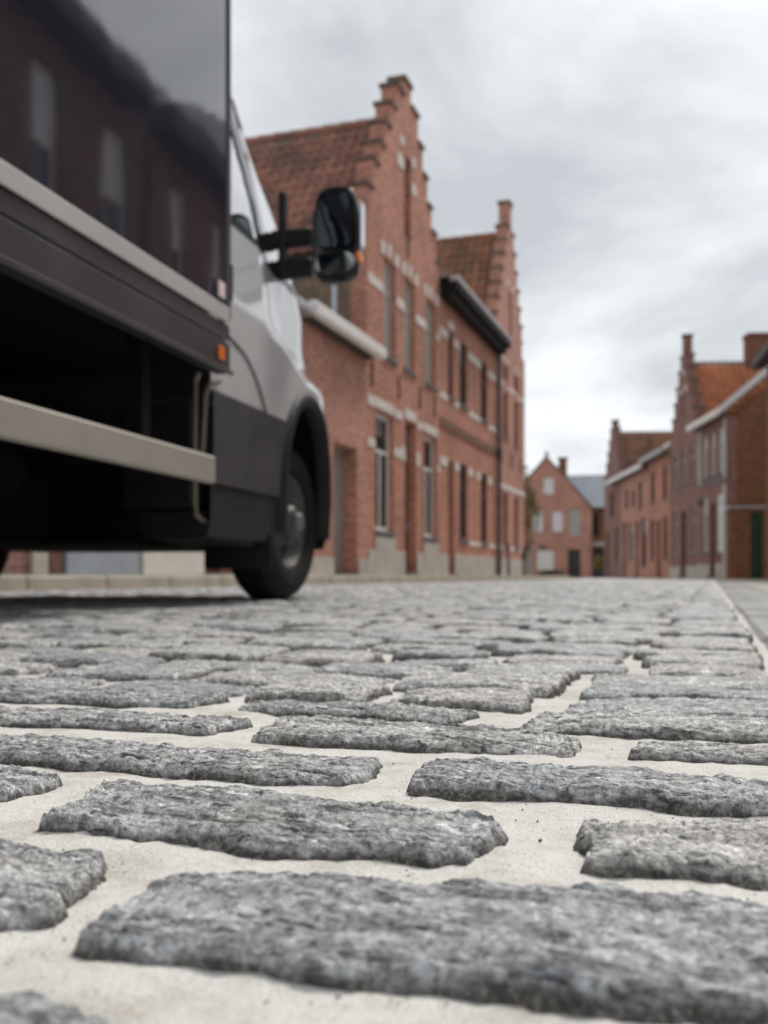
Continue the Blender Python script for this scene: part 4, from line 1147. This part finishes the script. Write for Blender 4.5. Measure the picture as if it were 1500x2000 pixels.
seal = inpoly(ct, cz, [(.06, BELT - .02), (1.36, BELT - .04), (1.36, 1.54), (.90, 2.09), (.50, 2.12), (.06, 2.12)]) & side_zone & (ct < tmax(cz) - .12) & ~win_door & ~win_q
wscr = (cs_ > .30) & (ct > tmax(cz) - .40) & (cz > 1.42) & (cz < 2.08)
arch = (((ct - AT) / ARX) ** 2 + ((cz - AZ) / ARZ) ** 2 < 1) & (cs_ < .5) | ((cz < AZ) & (np.abs(ct - AT) < ARX) & (cs_ < .5))
low = (cz < AT * 0 + .43) & (ct < AT) & side_zone & ~arch
clad = (cz < .745) & (ct < AT) & side_zone & ~arch & ~low
bump_zone = (cz < .60) & (ct >= AT) & ~arch
body = ~(low | win_door | win_q | wscr | arch | clad | seal | bump_zone)
def patch(mask, name, mat, off=0.0, parent=VAN, mirror=True, smooth=True):
    Q = S + NOR * off
    used = np.zeros((NZ, NC), dtype=bool)
    ii, kk = np.nonzero(mask)
    idx = lambda a, b: a * NC + b
    F = np.stack([idx(ii, kk), idx(ii, kk + 1), idx(ii + 1, kk + 1), idx(ii + 1, kk)], -1)
    V = Q.reshape(-1, 3)
    u, inv = np.unique(F, return_inverse=True); V1 = V[u]; F1 = inv.reshape(F.shape)
    if mirror == 'both':
        V2 = V1.copy(); V2[:, 1] = CABW - V2[:, 1]
        link(name, np_mesh(name, V2, F1[:, ::-1], mat, smooth), parent); mirror = False
    if mirror:
        V2 = V1.copy(); V2[:, 1] = CABW - V2[:, 1]
        V1, F1 = np.concatenate([V1, V2]), np.concatenate([F1, F1[:, ::-1] + len(V2)])
    return link(name, np_mesh(name, V1, F1, mat, smooth), parent)
cab = patch(body, 'cab_body', M['van_white'])
patch(win_door, 'door_window', M['glass'], -.004, mirror='both'); patch(win_q, 'quarter_window', M['glass'], -.004, mirror='both')
patch(seal, 'window_seal', M['gloss_black'], .002, mirror='both'); patch(wscr, 'windscreen', M['glass'], -.003, mirror=True)
patch(clad, 'lower_cladding', M['plastic_dusty'], .010, mirror='both'); patch(low, 'side_sill', M['plastic'], .002, mirror='both'); patch(bump_zone, 'front_bumper', M['plastic_dusty'], .008)
m = MB()   # cab roof skin and rear wall
top = S[-1]; pts = [tuple(p) for p in top]; m.poly(pts + [(p[0], CABW - p[1], p[2]) for p in pts[::-1]])
m.build('cab_roof', M['van_white'], cab, fixnorm=False)
m = MB(); pr = [(S[i, 0, 1], S[i, 0, 2]) for i in range(0, NZ, 5) if S[i, 0, 2] > .5]; pr = [(a, b) for a, b in pr if b < 1.42]
m.poly([(0.0, a, b) for a, b in pr] + [(0.0, CABW - a, b) for a, b in pr[::-1]]); m.build('cab_rear_wall', M['plastic'], cab, fixnorm=False)  # rear wall coloured black to darken the underbody
# door seam and belt crease
def on_surf(t, z, off=.004):
    return (t, float(inset(z, np.array(t))) - off, z)
m = MB(); m.tube([on_surf(.03 + .05 * i, .99 - .012 * i - .0105 * max(0, i - 5) ** 1.75) for i in range(12)], .0035, 6); m.build('door_seam', M['black'], cab)
m = MB(); m.box(.02, .05, -.012, .02, 1.15, 1.30, .006); m.build('door_hinge', M['plastic'], cab)
# wheel arch lip
def surf_s(t, z):
    i = int(np.clip(np.searchsorted(zl, z), 0, NZ - 1)); k = int(np.argmax(S[i, :, 0]))
    return float(np.interp(t, S[i, :k + 1, 0], S[i, :k + 1, 1]))
m = MB(); na = 56; prof = [(-.03, .05), (-.032, -.016), (-.018, -.026), (.012, -.022), (.026, -.006), (.026, .03)]
path = [(AT + ARX * math.cos(rad(q)), AZ + ARZ * math.sin(rad(q)), math.cos(rad(q)), math.sin(rad(q))) for q in np.linspace(0, 180, na - 7)]
path = [(AT + ARX, zq, 1, 0) for zq in np.linspace(.28, AZ - .03, 4)] + path + [(AT - ARX, zq, -1, 0) for zq in np.linspace(AZ - .03, .28, 4)]
for (t_, z_, c_, s_) in path:
    for r_, y_ in prof: m.v.append((t_ + c_ * r_, surf_s(t_ + c_ * r_, z_ + s_ * r_) + y_, z_ + s_ * r_))
for k in range(len(path) - 1):
    for i in range(len(prof) - 1): m.f.append((k * 6 + i, (k + 1) * 6 + i, (k + 1) * 6 + i + 1, k * 6 + i + 1))
m.build('wheel_arch', M['plastic'], VAN, smooth=True)
m = MB()
for (p, q) in zip(path[:-1], path[1:]):
    A_ = lambda w, dy: (w[0] - w[2] * .012, surf_s(w[0], w[1]) * .5 + .02 if dy == 0 else .52, w[1] - w[3] * .012)
    m.quad(A_(p, 0), A_(q, 0), A_(q, 1), A_(p, 1))
m.poly([(p[0], .52, p[1]) for p in path])
m.build('wheel_well', M['black'], VAN, fixnorm=False)

def make_wheel(s_out, width, inward, name='wheel'):
    """s_out: y of the outer face; inward=+1 when the wheel lies towards +y from it"""
    y0 = s_out; f = inward; w = width
    m = MB()
    prof = [(.205, .035), (.215, .012), (.235, .004), (.275, .0), (.305, .006), (.325, .022), (.337, .045)]
    for g in range(4):
        a = .05 + g * (w - .10) / 3.6
        prof += [(.3445, a), (.345, a + .028), (.335, a + .0285), (.335, a + .0365)]
    prof += [(.345, w - .05), (.337, w - .04), (.325, w - .02), (.275, w), (.235, w - .005), (.2, w - .03), (.19, w - .04)]
    m.lathe([(r * WR / .345, f * y_) for r, y_ in prof], 72, (WT, y0, WZ))
    t = m.build(name, M['rubber'], VAN, smooth=False)
    r = MB()
    rp_ = [(.212, .03), (.204, .022), (.196, .034), (.186, .075), (.165, .088), (.125, .076), (.118, .068), (.10, .045), (.075, .032), (.07, .005), (.05, -.008), (.001, -.010)]
    r.lathe([(a, f * b) for a, b in rp_], 60, (WT, y0, WZ), skip=lambda k, i: i in (4,) and (k % 10) < 5)
    r.build('rim', M['rim'], t, smooth=True)
    hb = MB(); hb.lathe([(.001, f * -.034), (.028, f * -.032), (.04, f * -.022), (.046, f * .01)], 24, (WT, y0, WZ))
    for k in range(6):
        a = 2 * math.pi * k / 6 + .3; hb.lathe([(.001, f * .004), (.011, f * .006), (.012, f * .045)], 6, (WT + .09 * math.cos(a), y0, WZ + .09 * math.sin(a)))
    hb.build('hub', M['hub'], t, smooth=False)
    b = MB(); b.lathe([(.001, f * .12), (.16, f * .12), (.16, f * .15), (.001, f * .15)], 32, (WT, y0, WZ)); b.build('brake_disc', M['rim'], t)
    return t
make_wheel(.060, .215, 1); make_wheel(CABW - .060, .215, -1)
# mud flap
m = MB(); m.box(WT - .44, WT - .425, .0, .29, .135, .42, .004); m.build('mud_flap', M['plastic'], VAN)
m = MB(); m.box(WT - .44, WT - .425, CABW - .29, CABW, .135, .42, .004); m.build('mud_flap', M['plastic'], VAN)
# step under the cladding
m = MB(); m.prism([(.02, .33), (.45, .33), (.45, .22), (.10, .24), (.04, .28)], .03, .30); m.build('cab_step', M['plastic'], VAN)

# box body
BX1 = -0.12; BX0 = -4.3; BS = -0.12; BZ0, BZ1 = 0.925, 3.15; BW = CABW + .24
m = MB(); m.box(BX0, BX1 - .02, BS, BS + BW, BZ0 + .05, BZ1, .004); bx = m.build('box_panel', M['box_paint'], VAN)
m = MB(); m.box(BX0, BX1 - .021, BS - .012, BS - .001, BZ0 - .004, BZ0 + .046, .003); m.build('trim_strip', M['alu'], bx)
m = MB(); m.box(BX0, BX1, BS - .004, BS + .05, .868, .920, .006); m.build('skirt_rail', M['skirt'], bx)
m = MB(); m.box(BX0, BX1, BS - .006, BS + .05, .762, .862, .008); m.build('skirt_rail', M['skirt'], bx)
m = MB(); m.box(BX0, BX1 + .001, BS - .016, BS - .0065, .756, .772, .003); m.build('skirt_lip', M['skirt'], bx)
m = MB(); m.box(BX1 - .019, BX1 + .004, BS - .008, BS + .03, .93, BZ1, .008); m.build('corner_post', M['skirt'], bx)
m = MB(); m.box(BX0, BX1, BS + .055, BS + BW - .055, .80, .92); m.build('box_floor', M['black'], bx)
m = MB(); m.box(BX1 + .0045, BX1 + .03, BS - .004, BS + .02, 1.0, 1.13, .008); m.build('latch', M['gloss_black'], bx)
m = MB(); m.box(BX1 - .115, BX1 - .07, BS - .018, BS - .0125, .985, 1.035, .002); m.build('sticker', M['sticker'], bx)
m = MB(); m.box(BX1 - .105, BX1 - .065, BS - .016, BS - .0065, .79, .835, .004); m.build('side_marker', M['amber'], bx)
# wind deflector on the cab roof
m = MB(); m.poly([(-.02, .34, 2.30), (.46, .36, 2.30), (.44, .36, 2.36), (.12, .24, 2.95), (-.02, .22, 3.05)]); m.poly([(-.02, CABW - .34, 2.30), (-.02, CABW - .22, 3.05), (.12, CABW - .24, 2.95), (.44, CABW - .36, 2.36), (.46, CABW - .36, 2.30)])
m.quad((.46, .36, 2.30), (.46, CABW - .36, 2.30), (.44, CABW - .36, 2.36), (.44, .36, 2.36)); m.quad((.44, .36, 2.36), (.44, CABW - .36, 2.36), (.12, CABW - .24, 2.95), (.12, .24, 2.95)); m.quad((.12, .24, 2.95), (.12, CABW - .24, 2.95), (-.02, CABW - .22, 3.05), (-.02, .22, 3.05))
m.build('wind_deflector', M['skirt'], VAN, fixnorm=False)
# side guard rail with brackets
m = MB(); m.box(BX0, -.21, BS + .005, BS + .035, .398, .484, .006); m.build('side_guard', M['alu_dirty'], VAN)
for t_ in (-.62, -1.7, -2.9):
    m = MB(); m.box(t_, t_ + .05, BS + .04, BS + .09, .40, .80); m.build('guard_bracket', M['black'], VAN)
m = MB(); m.box(.012, .03, .30, CABW - .30, .26, .80); m.build('shade_sheet', M['black'], VAN)  # black sheet added to stand in for the shade under the van
# chassis
m = MB(); m.box(BX0, 1.2, .50, .58, .52, .70); m.box(BX0, 1.2, CABW - .58, CABW - .50, .52, .70)
for t_ in (-.4, -1.4, -2.4, -3.4): m.box(t_, t_ + .08, .58, CABW - .58, .54, .66)
m.build('chassis_frame', M['black'], VAN)
m = MB(); m.box(.10, 1.5, .40, CABW - .30, .23, .50, .05); et = m.build('engine_tray', M['black'], VAN)
m = MB(); m.box(-2.1, .06, .62, CABW - .12, .225, .50, .05); m.build('fuel_tank', M['black'], VAN)
m = MB(); m.tube([(-1.5, .42, .42), (-.9, .42, .40), (-.55, .42, .42)], .085, 16); m.build('exhaust_box', M['black'], VAN)
for (t_, s_) in ((.0, .617), (-.62, .617)):
    m = MB(); m.lathe([(.001, -.010), (.008, -.008), (.010, .004)], 10, (t_ if t_ < 0 else .03, s_, .305)); m.build('bolt', M['hub'], VAN)
m = MB(); m.box(-.02, .30, .05, .34, .34, .72, .02); m.build('battery_box', M['plastic'], VAN)
m = MB(); m.box(BX0 + .05, BX0 + .10, .10, CABW - .1, .45, .75); m.build('rear_beam', M['black'], VAN)
# rear axle, twin wheels
m = MB(); m.tube([(-3.0, .15, .345), (-3.0, CABW / 2, .345), (-3.0, CABW - .15, .345)], .06, 10); m.build('rear_axle', M['black'], VAN)
for (s_out, f) in ((.0, 1), (CABW, -1)):
    m = MB(); m.lathe([(.19, f * .04), (.21, f * .01), (.28, 0), (.325, f * .02), (.345, f * .05), (.345, f * .37), (.325, f * .41), (.2, f * .41)], 60, (-3.0, s_out, .345)); w_ = m.build('wheel', M['rubber'], VAN)
    m = MB(); m.lathe([(.21, f * .03), (.19, f * .08), (.12, f * .12), (.09, f * .05), (.001, f * .04)], 40, (-3.0, s_out, .345)); m.build('rim', M['rim'], w_)
# hoses at the back of the cab
m = MB(); m.tube([(-.03, .03, .79), (-.055, .03, .76), (-.06, .03, .60), (-.06, .03, .36), (-.05, .03, .31), (.0, .03, .295), (.12, .03, .29)], .008, 8); m.build('hose', M['hose'], VAN)
m = MB(); m.tube([(.06, -.005, .78), (-.0, -.0, .765), (-.02, .01, .72), (-.02, .02, .55), (-.03, .03, .46)], .009, 8); m.build('hose', M['hose'], VAN)
# dashboard
m = MB(); m.box(.85, 1.35, .22, CABW - .22, .95, 1.36, .05); m.build('dashboard', M['plastic'], VAN)

# door mirror -----------------------------------------------------------
def mirror(flip):
    Yf = (lambda s: s) if not flip else (lambda s: CABW - s)
    T0 = .97
    n_, mm = 36, 9
    def ring(scale, t, cut=1.0):
        pts = []
        for k in range(n_):
            a = 2 * math.pi * k / n_; c, s = math.cos(a), math.sin(a)
            x = math.copysign(abs(c) ** .55, c) * .102 * scale; z = math.copysign(abs(s) ** .5, s) * .205 * scale
            x *= 1 - .12 * max(0, s)
            pts.append((t, Yf(-.138 - x), 1.585 + z))
        return pts
    rings = [ring(.90, T0 - .004), ring(1.0, T0 - .012), ring(1.03, T0 + .01), ring(1.0, T0 + .05), ring(.9, T0 + .09), ring(.7, T0 + .12), ring(.3, T0 + .135)]
    m = MB()
    for rg in rings: m.v += rg
    for i in range(len(rings) - 1):
        for k in range(n_): m.f.append((i * n_ + k, i * n_ + (k + 1) % n_, (i + 1) * n_ + (k + 1) % n_, (i + 1) * n_ + k))
    m.f.append(tuple((len(rings) - 1) * n_ + k for k in range(n_))); m.f.append(tuple(range(n_)))
    h = m.build('door_mirror', M['gloss_black'], VAN, smooth=True)
    gq = MB(); pts = []
    for k in range(n_):
        a = 2 * math.pi * k / n_; c, s = math.cos(a), math.sin(a)
        pts.append((T0 - .016 + .03 * (s * .1), Yf(-.138 - math.copysign(abs(c) ** .5, c) * .088), 1.645 + math.copysign(abs(s) ** .45, s) * .118))
    gq.poly(pts); gq.build('mirror_glass', M['mirror'], h, fixnorm=False)
    gq = MB(); pts = []
    for k in range(n_):
        a = 2 * math.pi * k / n_; c, s = math.cos(a), math.sin(a)
        pts.append((T0 - .016 - .008 * s + .012 * c, Yf(-.138 - math.copysign(abs(c) ** .6, c) * .086), 1.458 + math.copysign(abs(s) ** .6, s) * .045))
    gq.poly(pts); gq.build('wide_angle_glass', M['mirror'], h, fixnorm=False)
    a = MB(); y0, y1 = sorted((Yf(-.250), Yf(-.228))); a.box(T0 - .02, T0 + .05, y0, y1, 1.46, 1.50, .008); a.build('indicator', M['amber'], h)
    y0, y1 = sorted((Yf(-.2535), Yf(-.2455))); a = MB(); a.box(T0 + .0, T0 + .055, y0, y1, 1.53, 1.72, .006); a.build('glint_strip', M['glint'], h)  # strip added as the bright reflection along the housing edge
    ar = MB()
    for zc_, hh, y_in in ((1.595, .040, .17), (1.46, .042, .15)):
        y0, y1 = sorted((Yf(y_in), Yf(-.02))); ar.box(T0 + .0, T0 + .055, y0, y1, zc_ - hh, zc_ + hh, .012)
    y0, y1 = sorted((Yf(.095), Yf(.128))); ar.box(T0 - .01, T0 + .045, y0, y1, 1.42, 1.80, .01)
    ar.build('mirror_arm', M['plastic'], h)
mirror(False); mirror(True)
